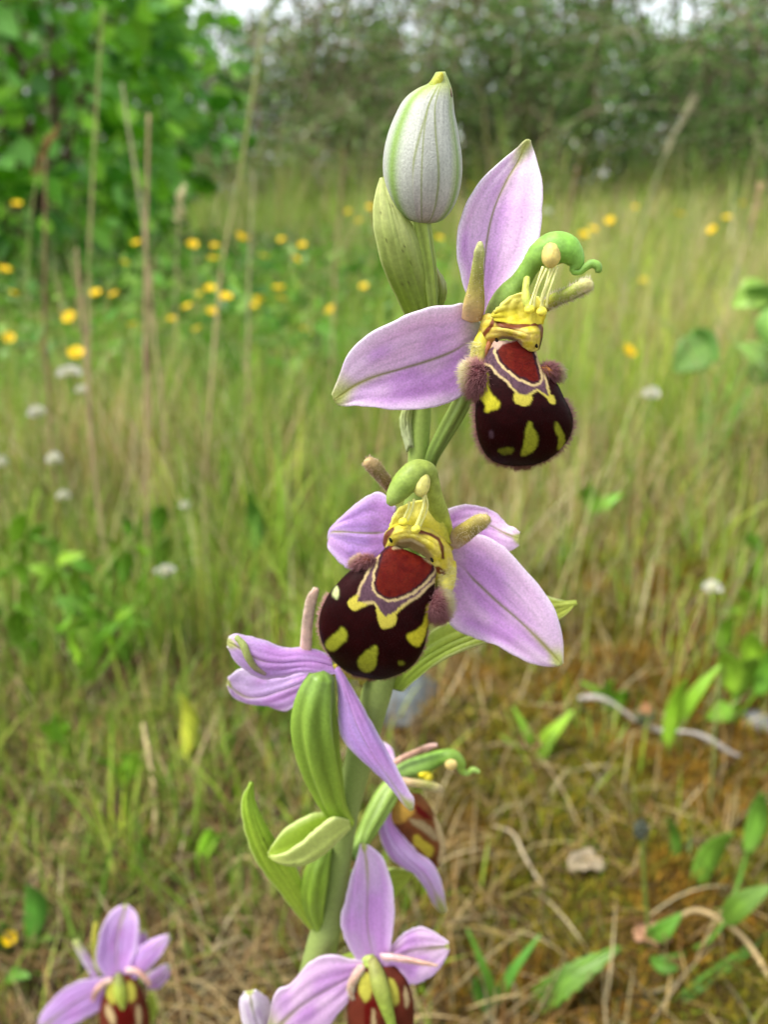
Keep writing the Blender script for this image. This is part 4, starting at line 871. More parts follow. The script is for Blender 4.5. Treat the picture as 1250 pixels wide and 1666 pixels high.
build_lip(main, ff, hf, [(636, 1290, 682, 1292), (633, 1305, 694, 1306), (634, 1325, 706, 1326), (640, 1345, 716, 1346), (648, 1365, 722, 1366), (658, 1385, 723, 1384), (672, 1400, 719, 1398), (688, 1410, 712, 1409), (698, 1413, 704, 1413)],
          [88.4, 87.4, 86.8, 86.6, 86.6, 86.8, 87.4, 88.2, 89.5], [90, 90, 90, 90, 90, 90, 90, 90, 90], PAT_F, (0.5, 1.0), 260, 90, 70, 0.0003)
tag(main.part('hair', hf, M_hair, ff), kind='stuff')

# ---------------- flower E (lowest, facing the lens)
fe = ovary(main, 'flower', [(532, 1580, 80, 0.8), (556, 1572, 78.6, 1.2), (580, 1566, 77.2, 1.3), (600, 1562, 76.2, 1.2), (610, 1564, 75.8, 1.0)], lin((150, 176, 60)), lin((170, 190, 90)), 6, 0.1)
he = MB()
sepal(main, fe, S3([(612, 1572, 590, 1576, 634, 1562), (605, 1545, 570, 1545, 637, 1535), (598, 1505, 554.5, 1505, 641, 1500), (598, 1460, 562, 1464, 641, 1460), (598, 1420, 573, 1420, 634, 1424), (595, 1392, 583, 1391, 621, 1392), (590, 1372, 587, 1374, 600, 1376)],
      [75.8, 76.2, 76.6, 77.2, 77.8, 78.2, 78.4], [75.6, 75.6, 76, 76.8, 77.6, 78.2, 78.4], [75.6, 75.6, 76, 76.6, 77.4, 78, 78.4]), seed=22, deep=(1, 0.5), white=0.6, vein=0.5, green_tip=0.04, lav=lin((216, 180, 226)))
sepal(main, fe, S3([(618, 1570, 620, 1556, 622, 1584), (640, 1558, 640, 1536, 648, 1588), (668, 1546, 664, 1514, 668, 1601), (695, 1542, 690, 1509, 696, 1592), (716, 1540, 716, 1522, 718, 1572), (731, 1538, 730, 1534, 731, 1546)],
      [75.6, 75.6, 75.8, 76, 76, 76], [75.8, 76.2, 76.6, 76.6, 76.4, 76], [75.4, 75, 75, 75.2, 75.6, 76]), seed=23, white=0.5, vein=0.4, green_tip=0.03)
sepal(main, fe, S3([(600, 1574, 596, 1564, 598, 1590), (570, 1590, 570, 1560, 578, 1615), (538, 1606, 536, 1554, 556, 1642), (506, 1624, 503, 1567, 530, 1672), (478, 1645, 474, 1600, 498, 1692), (455, 1668, 448, 1616, 470, 1706), (436, 1692, 436, 1668, 446, 1706)],
      [75.4, 75, 74.4, 74, 73.8, 73.8, 74], [75.6, 75.6, 75.4, 75, 74.6, 74.2, 74], [75.2, 74.6, 74, 73.6, 73.4, 73.6, 74]), seed=24, white=0.4, vein=0.5)
horn(main, fe, he, [(622, 1556, 75, 0.6), (640, 1558, 74.2, 0.62), (665, 1562, 73.6, 0.55), (690, 1567, 73.2, 0.4), (712, 1571, 73, 0.2)], [lin((222, 186, 190)), lin((220, 176, 170)), lin((206, 160, 140)), lin((216, 180, 160))], 160, 0.0002, flat=0.5)
horn(main, fe, he, [(590, 1572, 75, 0.55), (578, 1590, 74.2, 0.55), (571, 1608, 73.8, 0.5), (574, 1622, 73.6, 0.3)], [lin((222, 186, 180)), lin((200, 156, 140)), lin((170, 120, 100))], 260, 0.0004, flat=0.6)
mb = MB(); px_tube(mb, [(606, 1560, 75.4, 0.6), (612, 1580, 74.4, 1.0), (619, 1605, 73.2, 1.15), (627, 1632, 72.2, 0.95), (636, 1662, 71.4, 0.65), (644, 1690, 71, 0.4)], [lin((150, 150, 84)), lin((140, 150, 64)), lin((136, 156, 60)), lin((150, 172, 72))], 50, 18)
main.part('column', mb, M_column, fe)
PAT_E = dict(base=lin((84, 36, 24)), spots=[([(586, 1582), (604, 1582), (606, 1622), (594, 1632), (584, 1610)], lin((150, 146, 56))), ([(630, 1586), (646, 1596), (650, 1630), (640, 1640), (632, 1620)], lin((150, 146, 56))), ([(592, 1630), (610, 1620), (616, 1650), (612, 1680), (594, 1670)], SPEC), ([(656, 1600), (664, 1612), (664, 1635), (658, 1640)], CREAM), ([(604, 1640), (610, 1640), (614, 1680), (606, 1680)], CREAM * 0.8)])
build_lip(main, fe, he, [(588, 1575, 645, 1572), (576, 1592, 660, 1592), (569, 1615, 669, 1618), (567, 1645, 672, 1650), (570, 1680, 668, 1685), (580, 1712, 656, 1716), (600, 1735, 640, 1737), (615, 1742, 625, 1742)],
          [75, 74, 73, 72.2, 71.8, 72, 73, 75], [76, 76, 76, 76, 76, 76, 76, 76], PAT_E, (0.1, 1.0), 700, 80, 70, 0.0005)
tag(main.part('hair', he, M_hair, fe), kind='stuff')
# a half-open bud at the lower edge of the frame
fg = ovary(main, 'bud', [(498, 1700, 79.5, 0.7), (470, 1712, 78, 1.0), (440, 1715, 77, 1.3), (425, 1700, 76.5, 1.2)], G1, G2, 6, 0.1)
sepal(main, fg, S3([(424, 1705, 412, 1708, 438, 1704), (420, 1672, 400, 1680, 442, 1672), (412, 1645, 391, 1640, 440, 1640), (408, 1625, 392, 1622, 432, 1620), (405, 1612, 398, 1614, 416, 1611)], [75.6, 75.0, 74.6, 74.6, 75], [76.4, 76.2, 76, 75.6, 75], [76.4, 76.2, 76, 75.6, 75]), lav=lin((236, 226, 236)), lav2=lin((214, 190, 222)), seed=30, white=0.8, vein=1.4, green_tip=0.05)
sepal(main, fg, S3([(425, 1705, 412, 1708, 438, 1704), (428, 1668, 412, 1675, 444, 1665), (428, 1640, 412, 1640, 442, 1640), (424, 1622, 416, 1622, 430, 1624)], [78, 78.4, 78.2, 77.6], [77.4, 77, 76.8, 77], [77.4, 77, 76.8, 77]), lav=lin((230, 214, 236)), seed=31)

# ================================================================== second, shorter bee orchid
b2 = pt(196, 1606, 124); b2 = np.array([b2[0] + 0.004, 0.13, 0.0])
orc2 = Orchid(b2, 'small short bee orchid with one open pink bloom low beside the tall one')
top = pt(196, 1585, 127)
P = np.stack([np.linspace(top[0], b2[0], 30), np.linspace(top[1], b2[1], 30), np.linspace(top[2] - 0.004, -0.004, 30)], -1); mb = MB(); add_tube(mb, P, np.linspace(0.0013, 0.0022, 30), lin((124, 148, 64)), 14); orc2.part('stem', mb, M_green)
f2 = ovary(orc2, 'flower', [(204, 1640, 127.5, 0.8), (206, 1615, 126.5, 1.3), (202, 1592, 125.5, 1.3), (196, 1586, 124.5, 1.0)], G1, G2)
h2 = MB()
lv = lin((208, 168, 226))
sepal(orc2, f2, S3([(192, 1596, 178, 1598, 208, 1590), (190, 1572, 158, 1572, 213, 1568), (190, 1535, 159, 1535, 222, 1540), (196, 1502, 170, 1500, 225, 1502), (202, 1482, 184, 1480, 219, 1483), (203, 1471, 200, 1472, 208, 1472)], [124, 124.6, 125.4, 126.2, 127, 127.4], [123.6, 123.8, 124.4, 125.6, 126.8, 127.4], [123.6, 123.8, 124.4, 125.6, 126.8, 127.4]), lav=lv, seed=33, white=0.5, green_tip=0.03)
sepal(orc2, f2, S3([(206, 1586, 206, 1578, 210, 1596), (225, 1568, 218, 1556, 230, 1586), (243, 1550, 232, 1538, 252, 1566), (260, 1534, 252, 1526, 268, 1544), (276, 1521, 274, 1520, 277, 1524)], [124, 123.6, 123.6, 124, 124.4], [124.4, 124.6, 124.6, 124.6, 124.4], [123.8, 123.4, 123.4, 123.8, 124.4]), lav=lv, seed=34, white=0.5, vein=0.4, green_tip=0.03)
sepal(orc2, f2, S3([(186, 1600, 180, 1590, 184, 1612), (160, 1612, 160, 1591, 166, 1640), (130, 1626, 122, 1598, 140, 1656), (100, 1646, 90, 1620, 112, 1670), (75, 1668, 64, 1655, 84, 1684), (62, 1686, 60, 1682, 66, 1688)], [124, 123.4, 123, 122.8, 122.8, 123], [124.4, 124.2, 124, 123.6, 123.2, 123], [123.8, 123, 122.6, 122.6, 122.8, 123]), lav=lv, seed=35, white=0.4, vein=0.6)
sepal(orc2, f2, S3([(228, 1560, 224, 1558, 232, 1562), (232, 1530, 222, 1530, 240, 1532), (230, 1512, 226, 1512, 236, 1514)], [129, 129, 129], [129.5, 129.6, 129], [129.5, 129.6, 129]), lav=lv, seed=36, n=30, m=17)
sepal(orc2, f2, S3([(236, 1600, 230, 1594, 240, 1608), (254, 1595, 248, 1580, 258, 1608), (270, 1580, 264, 1570, 274, 1588), (277, 1570, 275, 1568, 278, 1572)], [128, 129, 130, 131], [128.5, 129.6, 130.5, 131], [128.5, 129.6, 130.5, 131]), lav=lin((214, 180, 220)), seed=37, n=30, m=17)
sepal(orc2, f2, S3([(156, 1590, 151, 1592, 160, 1588), (142, 1566, 136, 1568, 148, 1562), (130, 1545, 124, 1546, 136, 1542), (121, 1530, 117, 1531, 126, 1528)], [124.6, 125, 125.4, 126], [125, 125.4, 126, 126], [125, 125.4, 126, 126]), lav=lin((222, 206, 226)), seed=38, green_tip=0.5, n=36, m=17)
leafy(orc2, None, S3([(164, 1588, 158, 1590, 170, 1586), (158, 1550, 152, 1552, 164, 1550), (155, 1520, 150, 1520, 160, 1520), (156, 1500, 154, 1500, 158, 1500)], 128, 128.6, 128.6), lin((170, 184, 60)), lin((200, 196, 80)), seed=8, n=30, m=15)
leafy(orc2, None, S3([(206, 1700, 200, 1702, 214, 1700), (236, 1672, 228, 1680, 246, 1668), (246, 1640, 236, 1645, 256, 1640), (246, 1615, 243, 1616, 250, 1616)], 129, 129.6, 129.6), lin((140, 166, 50)), lin((186, 200, 84)), seed=9, n=30, m=15)
horn(orc2, f2, h2, [(182, 1594, 123.4, 0.7), (168, 1600, 122.8, 0.75), (156, 1614, 122.4, 0.7), (151, 1628, 122.2, 0.4)], [lin((220, 190, 180)), lin((200, 156, 140)), lin((170, 120, 104))], 120, 0.0003)
horn(orc2, f2, h2, [(206, 1578, 123.4, 0.7), (222, 1580, 122.8, 0.7), (236, 1592, 122.4, 0.65), (244, 1602, 122.2, 0.4)], [lin((220, 186, 180)), lin((214, 166, 150)), lin((200, 150, 130))], 120, 0.0003)
mb = MB(); px_tube(mb, [(192, 1584, 123.4, 0.8), (194, 1600, 122.4, 1.3), (196, 1616, 121.4, 1.4), (199, 1632, 120.8, 0.9), (202, 1646, 120.6, 0.4)], [lin((130, 130, 84)), lin((150, 164, 60)), lin((166, 180, 70)), lin((170, 186, 90))], 40, 16); orc2.part('column', mb, M_column, f2)
PAT_2 = dict(base=lin((84, 36, 24)), spots=[([(174, 1600), (186, 1596), (190, 1632), (180, 1634), (172, 1616)], lin((150, 146, 56))), ([(206, 1592), (220, 1600), (222, 1624), (208, 1632)], lin((150, 146, 56))), ([(180, 1640), (210, 1636), (222, 1650), (214, 1672), (188, 1672)], SPEC), ([(172, 1632), (180, 1636), (190, 1660), (184, 1672), (172, 1650)], CREAM), ([(222, 1632), (228, 1636), (230, 1670), (222, 1672)], CREAM)])
build_lip(orc2, f2, h2, [(178, 1590, 214, 1584), (170, 1610, 228, 1606), (163, 1635, 238, 1632), (162, 1660, 243, 1660), (166, 1690, 240, 1690), (178, 1712, 228, 1712), (198, 1722, 208, 1722)], [123.4, 122, 120.6, 119.8, 119.8, 121, 123], [125, 125, 125, 125, 125, 125, 125], PAT_2, (0.1, 1.0), 300, 70, 60, 0.0005)
tag(orc2.part('hair', h2, M_hair, f2), kind='stuff')

# ------------------------------------------------------------------ meadow flowers
def stem_pts(p0, p1, bend=0.15, n=12):
    """from ground p0 to p1, bowed"""
    t = np.linspace(0, 1, n)[:, None]
    side = np.array([rng.normal(), rng.normal(), 0]); side /= np.linalg.norm(side) + 1e-9
    L = np.linalg.norm(p1 - p0)
    return p0 * (1 - t) + p1 * t + side * (bend * L * np.sin(np.pi * t) * (1 - 0.3 * t))

def local_build(mb, name, mat, root, origin): return mb.build(name, mat, root, origin)

def petal_disc_mesh():
    """one rounded, cupped buttercup petal, unit length along +X"""
    mb = MB(); t = np.linspace(0, 1, 6); s = np.linspace(-1, 1, 5)
    wv = 0.5 * np.sin(np.pi * np.clip(t * 0.72 + 0.08, 0, 1)) + 0.02
    Pg = np.stack([np.broadcast_to(t[:, None], (6, 5)) * (1 - 0.12 * np.abs(s)[None] ** 2 * t[:, None]), wv[:, None] * s[None], 0.5 * t[:, None] ** 2 * 0.7 + 0.1 * np.abs(s)[None] ** 2 * t[:, None]], -1)
    T = np.broadcast_to(t[:, None], (6, 5))
    add_shell(mb, Pg, mixc(lin((232, 190, 8)), lin((250, 216, 16)), T), 0.03)
    me = mb.mesh('petal'); me.materials.append(M_flower); return me
PETAL = petal_disc_mesh()
mbc = MB(); add_ellipsoid(mbc, (0, 0, 0), np.diag([0.28, 0.28, 0.22]), lin((206, 176, 20)), 10, 7, 0.06); CENTRE = mbc.mesh('flower_centre'); CENTRE.materials.append(M_flower)

def buttercup(px, py, D, dia, label, group, tilt=None):
    top = pt(px, py, D * 1000); g = np.array([top[0] + rng.normal(0, 0.03), top[1] + rng.normal(0, 0.03), 0.0]); g[2] = ground_z(g[0], g[1]) - 0.003
    root = empty('buttercup', tuple(g)); tag(root, label, 'flower', group)
    mb = MB(); P = stem_pts(g, top, 0.05); add_tube(mb, P, np.linspace(0.0011, 0.0006, len(P)), lin((120, 150, 52)), 6); mb.build('stem', M_grass, root, g)
    ax = np.array([rng.normal(0, 0.35), -0.45 + rng.normal(0, 0.3), 1.0]); q = Vector(ax).to_track_quat('Z', 'Y')
    for i in range(5):
        o = bpy.data.objects.new('petal', PETAL); COL.objects.link(o); o.parent = root; o.location = Vector(top - g)
        o.rotation_euler = (q @ Quaternion((0, 0, 1), i * 2 * math.pi / 5 + 0.3)).to_euler()
        o.scale = (dia / 2,) * 3
    o = bpy.data.objects.new('flower_centre', CENTRE); COL.objects.link(o); o.parent = root; o.location = Vector(top - g) + Vector(ax).normalized() * dia * 0.08; o.scale = (dia / 2,) * 3; o.rotation_euler = q.to_euler()
    return root

LEFT = 'yellow buttercup in the long grass before the leafy bush'
MIDL = 'yellow buttercup in the drift between bush and orchid bud'
RGT = 'small yellow buttercup far off in the grass before the thicket'
bc = [(27, 333, 1.5, LEFT), (6, 440, 1.0, LEFT), (21, 478, 1.0, LEFT), (14, 550, 0.85, LEFT), (113, 517, 1.05, LEFT), (124, 576, 0.8, LEFT), (156, 478, 1.1, LEFT), (185, 480, 1.1, LEFT), (222, 396, 1.2, LEFT), (203, 428, 1.4, LEFT), (217, 527, 1.3, LEFT),
      (280, 520, 1.05, MIDL), (305, 500, 0.95, MIDL), (320, 536, 1.05, MIDL), (345, 508, 1.0, MIDL), (366, 485, 0.85, MIDL), (342, 471, 1.0, MIDL), (323, 483, 1.2, MIDL), (347, 422, 1.15, MIDL), (313, 399, 1.2, MIDL), (349, 401, 1.2, MIDL), (390, 385, 1.2, MIDL), (403, 389, 1.15, MIDL),
      (428, 418, 1.4, MIDL), (458, 391, 1.4, MIDL), (482, 422, 1.3, MIDL), (492, 400, 1.5, MIDL), (453, 470, 1.1, MIDL), (458, 487, 1.1, MIDL), (422, 487, 1.2, MIDL), (538, 505, 1.3, MIDL), (497, 540, 1.1, MIDL), (592, 467, 1.3, MIDL), (412, 500, 1.3, MIDL),
      (567, 345, 2.2, MIDL), (584, 360, 2.2, MIDL), (602, 338, 2.3, MIDL), (487, 470, 1.6, MIDL),
      (715, 388, 1.35, RGT), (765, 302, 2.6, RGT), (950, 383, 1.7, RGT), (965, 374, 1.8, RGT), (993, 360, 1.7, RGT), (1034, 338, 2.0, RGT), (1108, 349, 1.55, RGT), (1160, 375, 1.6, RGT), (1184, 355, 1.9, RGT), (1209, 332, 1.8, RGT), (1048, 458, 1.7, RGT), (640, 390, 1.6, RGT)]
for (x, y, D, lb) in bc:
    buttercup(x, y, D, rng.uniform(0.012, 0.018) * (1.0 if D < 1.6 else 1.2), lb, {LEFT: 'buttercups by the bush', MIDL: 'buttercup drift left of the bud', RGT: 'far buttercups by the thicket'}[lb])
buttercup(1022, 572, 0.75, 0.015, 'single yellow buttercup in the grass right of the upper bee-patterned lip', None)
buttercup(15, 1527, 0.19, 0.0048, 'tiny round yellow flower low among leaves beside the short orchid', None)

# white clover-like heads
def clover(px, py, D, w_px, h_px, label, group=None):
    top = pt(px, py, D * 1000); g = np.array([top[0] + rng.normal(0, 0.01), top[1] + rng.normal(0, 0.01), 0.0]); g[2] = ground_z(g[0], g[1]) - 0.003
    root = empty('white_clover', tuple(g)); tag(root, label, 'flower', group)
    mb = MB(); P = stem_pts(g, top, 0.06); add_tube(mb, P, np.linspace(0.0009, 0.0006, len(P)), lin((130, 150, 70)), 6); mb.build('stem', M_grass, root, g)
    k = D / F * 0.85; rx, rz = w_px * k / 2, h_px * k / 2
    n = 90; d = rng.normal(size=(n, 3)); d /= np.linalg.norm(d, axis=1, keepdims=True); d[:, 2] = np.abs(d[:, 2]) * 1.2 - 0.25
    mb = MB(); add_ellipsoid(mb, top, np.diag([rx, rx, rz]) * 0.7, lin((196, 196, 150)), 10, 7)
    for i in range(n):
        b = top + d[i] * [rx, rx, rz] * 0.55; e = top + d[i] * [rx, rx, rz] * rng.uniform(0.9, 1.1)
        side = np.cross(d[i], rng.normal(size=3)); side /= np.linalg.norm(side) + 1e-9
        r = rx * 0.13
        mb.add([b - side * r * 0.5, b + side * r * 0.5, e + side * r, e + d[i] * r, e - side * r], [[[0, 1, 2, 4]], [[4, 2, 3]]], lin((214, 212, 200)) * rng.uniform(0.75, 1.0))
    mb.build('flower_head', M_flower, root, g)
WL = 'round white clover head in the grass below the leafy bush'
for (x, y, D, a, b) in ((60, 672, 0.5, 32, 30), (88, 747, 0.46, 30, 27), (103, 807, 0.41, 26, 25), (2, 752, 0.45, 24, 26), (132, 635, 0.55, 22, 20)):
    clover(x, y, D, a, b, WL, 'white clover heads below the bush')
clover(112, 606, 0.6, 46, 24, 'wide flattened white flower head below the yellow buttercups')
clover(300, 822, 0.42, 20, 18, 'small dull white flower head between dry stalk and orchid')
clover(1060, 641, 0.5, 34, 28, 'white clover head right of the upper bee-patterned lip')
clover(1160, 956, 0.33, 38, 30, 'pinkish white clover head in the grass right of the orchid')
clover(268, 928, 0.36, 42, 16, 'cream spent flower head lying across the dry stalk')
clover(890, 345, 2.0, 16, 14, 'tiny pale flower head far off beside the upright pink sepal')

# tall stalks
def stalk(rows, D, r, cols, label, head=None, name='dry_grass_stalk', group=None):
    """rows: pixels from the tip down; the foot goes on to the ground at distance D"""
    rows = np.asarray(rows, float)
    Pp = pt(rows[:, 0], rows[:, 1], np.full(len(rows), D * 1000))
    low = Pp[-1]
    d = Pp[-1] - Pp[-2]; k = min(low[2] / max(-d[2], 1e-4), 60); foot = low + d * k * np.array([0.7, 0.7, 1]); foot[2] = ground_z(foot[0], foot[1]) - 0.004
    Q = np.concatenate([Pp, [foot]])[::-1]
    t = np.linspace(0, 1, len(Q)); u = np.linspace(0, 1, 40); Q = np.stack([np.interp(u, t, Q[:, i]) for i in range(3)], -1)
    for _ in range(3): Q[1:-1] = (Q[:-2] + 2 * Q[1:-1] + Q[2:]) / 4
    root = empty(name, tuple(foot)); tag(root, label, 'grass stalk', group)
    mb = MB(); add_tube(mb, Q, np.linspace(r * 0.7, r * 0.5, 40), mixc(cols[0], cols[1], u), 8); mb.build('stem', M_straw, root, foot)
    # node joints of the culm
    for q in (12, 22):
        mb = MB(); add_tube(mb, Q[q - 1:q + 2], [r * 0.7, r * 0.95, r * 0.7], cols[1] * 0.8, 8, cap=False)
        mb.build('node', M_straw, root, foot)
    if head:
        n, L, rad, hc = head
        mb = MB(); tip = Q[-1]; T = Q[-1] - Q[-4]; T /= np.linalg.norm(T)
        for i in range(n):
            b = tip - T * L * rng.uniform(0, 1); dr = T * 0.9 + rng.normal(0, rad, 3)
            add_tube(mb, [b, b + dr * L * 0.12, b + dr * L * 0.26], [0.0003, 0.0011, 0.0002], hc * rng.uniform(0.8, 1.15), 5)
        mb.build('seed_head', M_straw, root, foot)
TAN = lin((190, 166, 126)); PINK = lin((168, 142, 110)); GRN = lin((150, 164, 92)); GRY = lin((170, 168, 130)); BRW = lin((138, 112, 82))
stalk([(242, 186), (238, 360), (236, 540), (238, 760), (241, 960)], 0.47, 0.0017, (TAN, PINK), 'thick straight pinkish-brown dead stalk, tallest of the brown ones')
stalk([(198, 136), (214, 240), (232, 350), (240, 430)], 0.62, 0.0018, (TAN, GRY), 'grey-green dead stalk leaning behind the thick pinkish-brown one')
stalk([(432, 18), (412, 150), (388, 300), (368, 390), (356, 470)], 0.6, 0.0017, (TAN, GRN), 'tall green grass stem leaning up in front of the thicket')
stalk([(168, 10), (160, 120), (150, 300), (143, 460)], 0.62, 0.0015, (TAN, GRN), 'thin green grass stem rising across the leafy bush')
stalk([(74, 255), (73, 400), (72, 520), (74, 590)], 0.55, 0.0017, (BRW, BRW), 'dark brown dead stalk standing against the leafy bush')
stalk([(84, 222), (66, 260), (52, 330), (44, 420)], 0.6, 0.0009, (GRN, GRN), 'grass stem with a narrow brown seed head before the bush', (30, 0.03, 0.25, lin((150, 116, 70))))
stalk([(124, 405), (130, 470), (138, 560), (148, 700)], 0.5, 0.0019, (TAN, PINK), 'shorter pinkish dead stalk with a blunt broken top')
stalk([(250, 415), (246, 470), (243, 560)], 0.6, 0.0014, (TAN, BRW), 'short brown stalk close behind the thick pinkish-brown one')
stalk([(296, 312), (290, 360), (286, 460)], 0.75, 0.0008, (TAN, GRY), 'stem topped by a plump cream seed head before the bush', (60, 0.026, 0.5, lin((214, 204, 160))))
stalk([(413, 282), (408, 380), (404, 480)], 0.8, 0.0016, (TAN, GRY), 'pale dead stalk among the buttercups before the thicket')
stalk([(560, 240), (554, 320), (548, 400)], 0.9, 0.0015, (TAN, BRW), 'faint tan stalk in the grass left of the bud')
stalk([(940, 270), (932, 310), (920, 372)], 0.9, 0.0018, (TAN, BRW), 'tan blunt stalk rising right of the upright pink sepal')
stalk([(1124, 168), (1106, 205), (1078, 262), (1062, 310)], 1.0, 0.0012, (GRY, GRY), 'grey feathery grass head leaning before the thicket', (60, 0.06, 0.22, lin((150, 146, 112))))
stalk([(1238, 310), (1228, 350), (1205, 420)], 0.8, 0.0014, (TAN, GRY), 'pale brown seed head stem at the meadow edge right of far buttercups', (40, 0.04, 0.22, lin((176, 150, 112))))
stalk([(1000, 500), (1060, 512), (1110, 545), (1150, 620), (1165, 700)], 0.5, 0.0008, (GRN, GRN), 'thin arching pale green stem right of the upper flower')
stalk([(1170, 520), (1216, 590), (1262, 680)], 0.42, 0.0010, (GRN, GRN), 'straight green stem leaning over large weed leaf right of upper flower')
stalk([(1170, 1100), (1160, 1250), (1150, 1400), (1130, 1500)], 0.26, 0.0007, (GRN, GRN), 'slender green stem rising beside the small weed leaves on the moss')
stalk([(1050, 560), (1044, 700), (1035, 880), (1030, 1000)], 0.42, 0.0005, (TAN, TAN), 'hair-fine tan stem rising right of the orchid sepal')
stalk([(850, 640), (840, 760), (810, 860), (790, 960)], 0.5, 0.0007, (TAN, TAN), 'fine tan stem behind the gap between the two bee-patterned lips')

# weeds with broad leaves
def leaf_shell(mb, p0, p1, width, col, sag=0.15, fold=0.25, side=None, teeth=0, n=14, m=7):
    p0 = np.asarray(p0, float); p1 = np.asarray(p1, float)
    t = np.linspace(0, 1, n); ax = p1 - p0; L = np.linalg.norm(ax)
    if side is None:
        view = (p0 + p1) / 2 - CAM; side = np.cross(ax, view + rng.normal(0, 0.3, 3) * np.linalg.norm(view))
    side = side / np.linalg.norm(side); nrm = np.cross(side, ax / L)
    if nrm[2] < 0: nrm = -nrm
    wv = np.sin(np.pi * (0.04 + 0.96 * t) ** 0.8) ** 0.85 * width / 2 + 0.0002
    if teeth: wv = wv * (1 + 0.28 * np.abs(((t * teeth) % 1) - 0.5) * 2 - 0.14)
    s = np.linspace(-1, 1, m)
    mid = p0 + ax * t[:, None] + nrm * (sag * L * np.sin(np.pi * t))[:, None]
    Pg = mid[:, None] + side * (wv[:, None] * s)[..., None] + nrm * (fold * wv[:, None] * np.abs(s))[..., None]
    T, Sg = np.meshgrid(t, s, indexing='ij')
    c = mixc(np.broadcast_to(col, T.shape + (3,)), np.minimum(np.asarray(col) * 1.5, 1), 0.6 * np.exp(-(Sg / 0.12) ** 2)) * (0.88 + 0.25 * vnoise(T * 9, Sg * 4, 5))[..., None]
    add_shell(mb, Pg, c, 0.0003)

def weed(label, base_px, base_D, leaves, col, group=None, name='leafy_weed', cat='weed', stem_r=0.0007):
    """leaves: list of (x0,y0,x1,y1,width_px, D) tip pixel last; each leaf gets its own stalk from the foot"""
    g = ground_hit(*base_px) if base_D is None else pt(base_px[0], base_px[1], base_D * 1000)
    g = np.array([g[0], g[1], 0.0]); g[2] = ground_z(g[0], g[1]) - 0.002
    root = empty(name, tuple(g)); tag(root, label, cat, group)
    mb = MB()
    for (x0, y0, x1, y1, wpx, D) in leaves:
        D = g[1] + D
        p0 = pt(x0, y0, D * 1000); p1 = pt(x1, y1, (D - 0.004) * 1000)
        p0[2] = max(p0[2], 0.003); p1[2] = max(p1[2], 0.004)
        add_tube(mb, stem_pts(g, p0, 0.12, 10), np.linspace(stem_r * 1.2, stem_r * 0.7, 10), np.asarray(col) * 1.1, 6)
        lb = MB(); leaf_shell(lb, p0, p1, wpx / F * D * 1.1, np.asarray(col) * rng.uniform(0.65, 1.2) * [rng.uniform(0.85, 1.25), 1, rng.uniform(0.8, 1.2)], teeth=0)
        lb.build('leaf', M_leaf, root, g)
    mb.build('stem', M_leaf, root, g)
BRG = lin((124, 174, 48)); MIDG = lin((96, 144, 48)); YG = lin((170, 192, 76)); DKG = lin((62, 100, 40))
for (bx, by, lb) in ((70, 1105, 'loose bright weed with small pointed leaves, outermost of three beside the orchid'), (135, 1120, 'bright green weed between two others, under the white clover heads'), (205, 1085, 'loose green weed beside the foot of the thick dead stalk')):
    lv_ = []
    for i in range(26):
        x, y = bx + rng.normal(0, 42), by - rng.uniform(10, 225); a = rng.uniform(-2.9, -0.2); l = rng.uniform(14, 58)
        lv_.append((x, y, x + l * math.cos(a), y + l * math.sin(a), l * rng.uniform(0.25, 0.6), rng.uniform(-0.03, 0.05)))
    weed(lb, (bx, by), None, lv_, BRG * rng.uniform(0.75, 1.0), stem_r=0.0005)
weed('weed with one large pale green leaf right of the upper flower', (1140, 700), 0.62, [(1150, 560, 1095, 605, 58, 0), (1125, 540, 1170, 590, 40, 0.02), (1250, 470, 1190, 500, 46, 0.03), (1255, 600, 1200, 560, 40, 0.02), (1262, 510, 1215, 470, 44, 0.02), (1250, 560, 1275, 490, 44, 0.0), (1225, 620, 1262, 580, 40, 0.03)], lin((124, 172, 76)))
weed('bright green weed of upright leaves right of the pale clover head', (1200, 1160), None, [(1195, 1130, 1180, 1060, 40, 0), (1205, 1130, 1235, 1070, 42, 0.0), (1175, 1060, 1190, 1005, 26, 0.01), (1215, 1090, 1225, 1030, 40, 0.01), (1190, 1150, 1150, 1170, 34, -0.01), (1230, 1130, 1260, 1050, 40, 0)], BRG)
weed('tuft of three narrow upright green leaves on the brown moss', (862, 1275), None, [(855, 1265, 835, 1150, 26, 0), (872, 1265, 935, 1155, 34, 0), (868, 1268, 905, 1190, 22, -0.005), (858, 1265, 815, 1195, 16, -0.002)], BRG)
weed('low weed with oval leaves on red-green stems on the moss', (1110, 1590), None, [(1055, 1525, 1110, 1485, 34, 0), (1130, 1460, 1195, 1355, 42, 0.02), (1160, 1530, 1190, 1480, 40, 0.01), (1100, 1420, 1085, 1330, 20, 0.03), (1180, 1500, 1260, 1440, 44, 0.0), (1060, 1560, 1105, 1575, 30, -0.01), (1000, 1520, 1020, 1460, 24, 0.02), (1215, 1390, 1240, 1290, 36, 0.03)], MIDG)
weed('pair of upright narrow dark green leaves rising from moss beside lowest bloom', (815, 1660), None, [(815, 1655, 880, 1520, 22, 0), (795, 1655, 760, 1510, 20, 0), (800, 1658, 778, 1590, 22, -0.006)], MIDG)
weed('dark green oval-leaved weed behind the tiny round yellow flower', (40, 1560), None, [(45, 1540, 42, 1440, 46, 0.0), (20, 1560, 5, 1500, 40, 0.0), (60, 1570, 85, 1530, 30, 0), (10, 1600, 50, 1590, 30, -0.01)], MIDG)
weed('single upright yellow-green oblong leaf standing in the thatch', (296, 1265), None, [(296, 1240, 292, 1128, 34, 0)], YG, name='seedling_leaf')
weed('dark green tongue-shaped leaf left of the middle flower', (425, 930), None, [(424, 900, 405, 795, 26, 0)], MIDG, name='plantain')
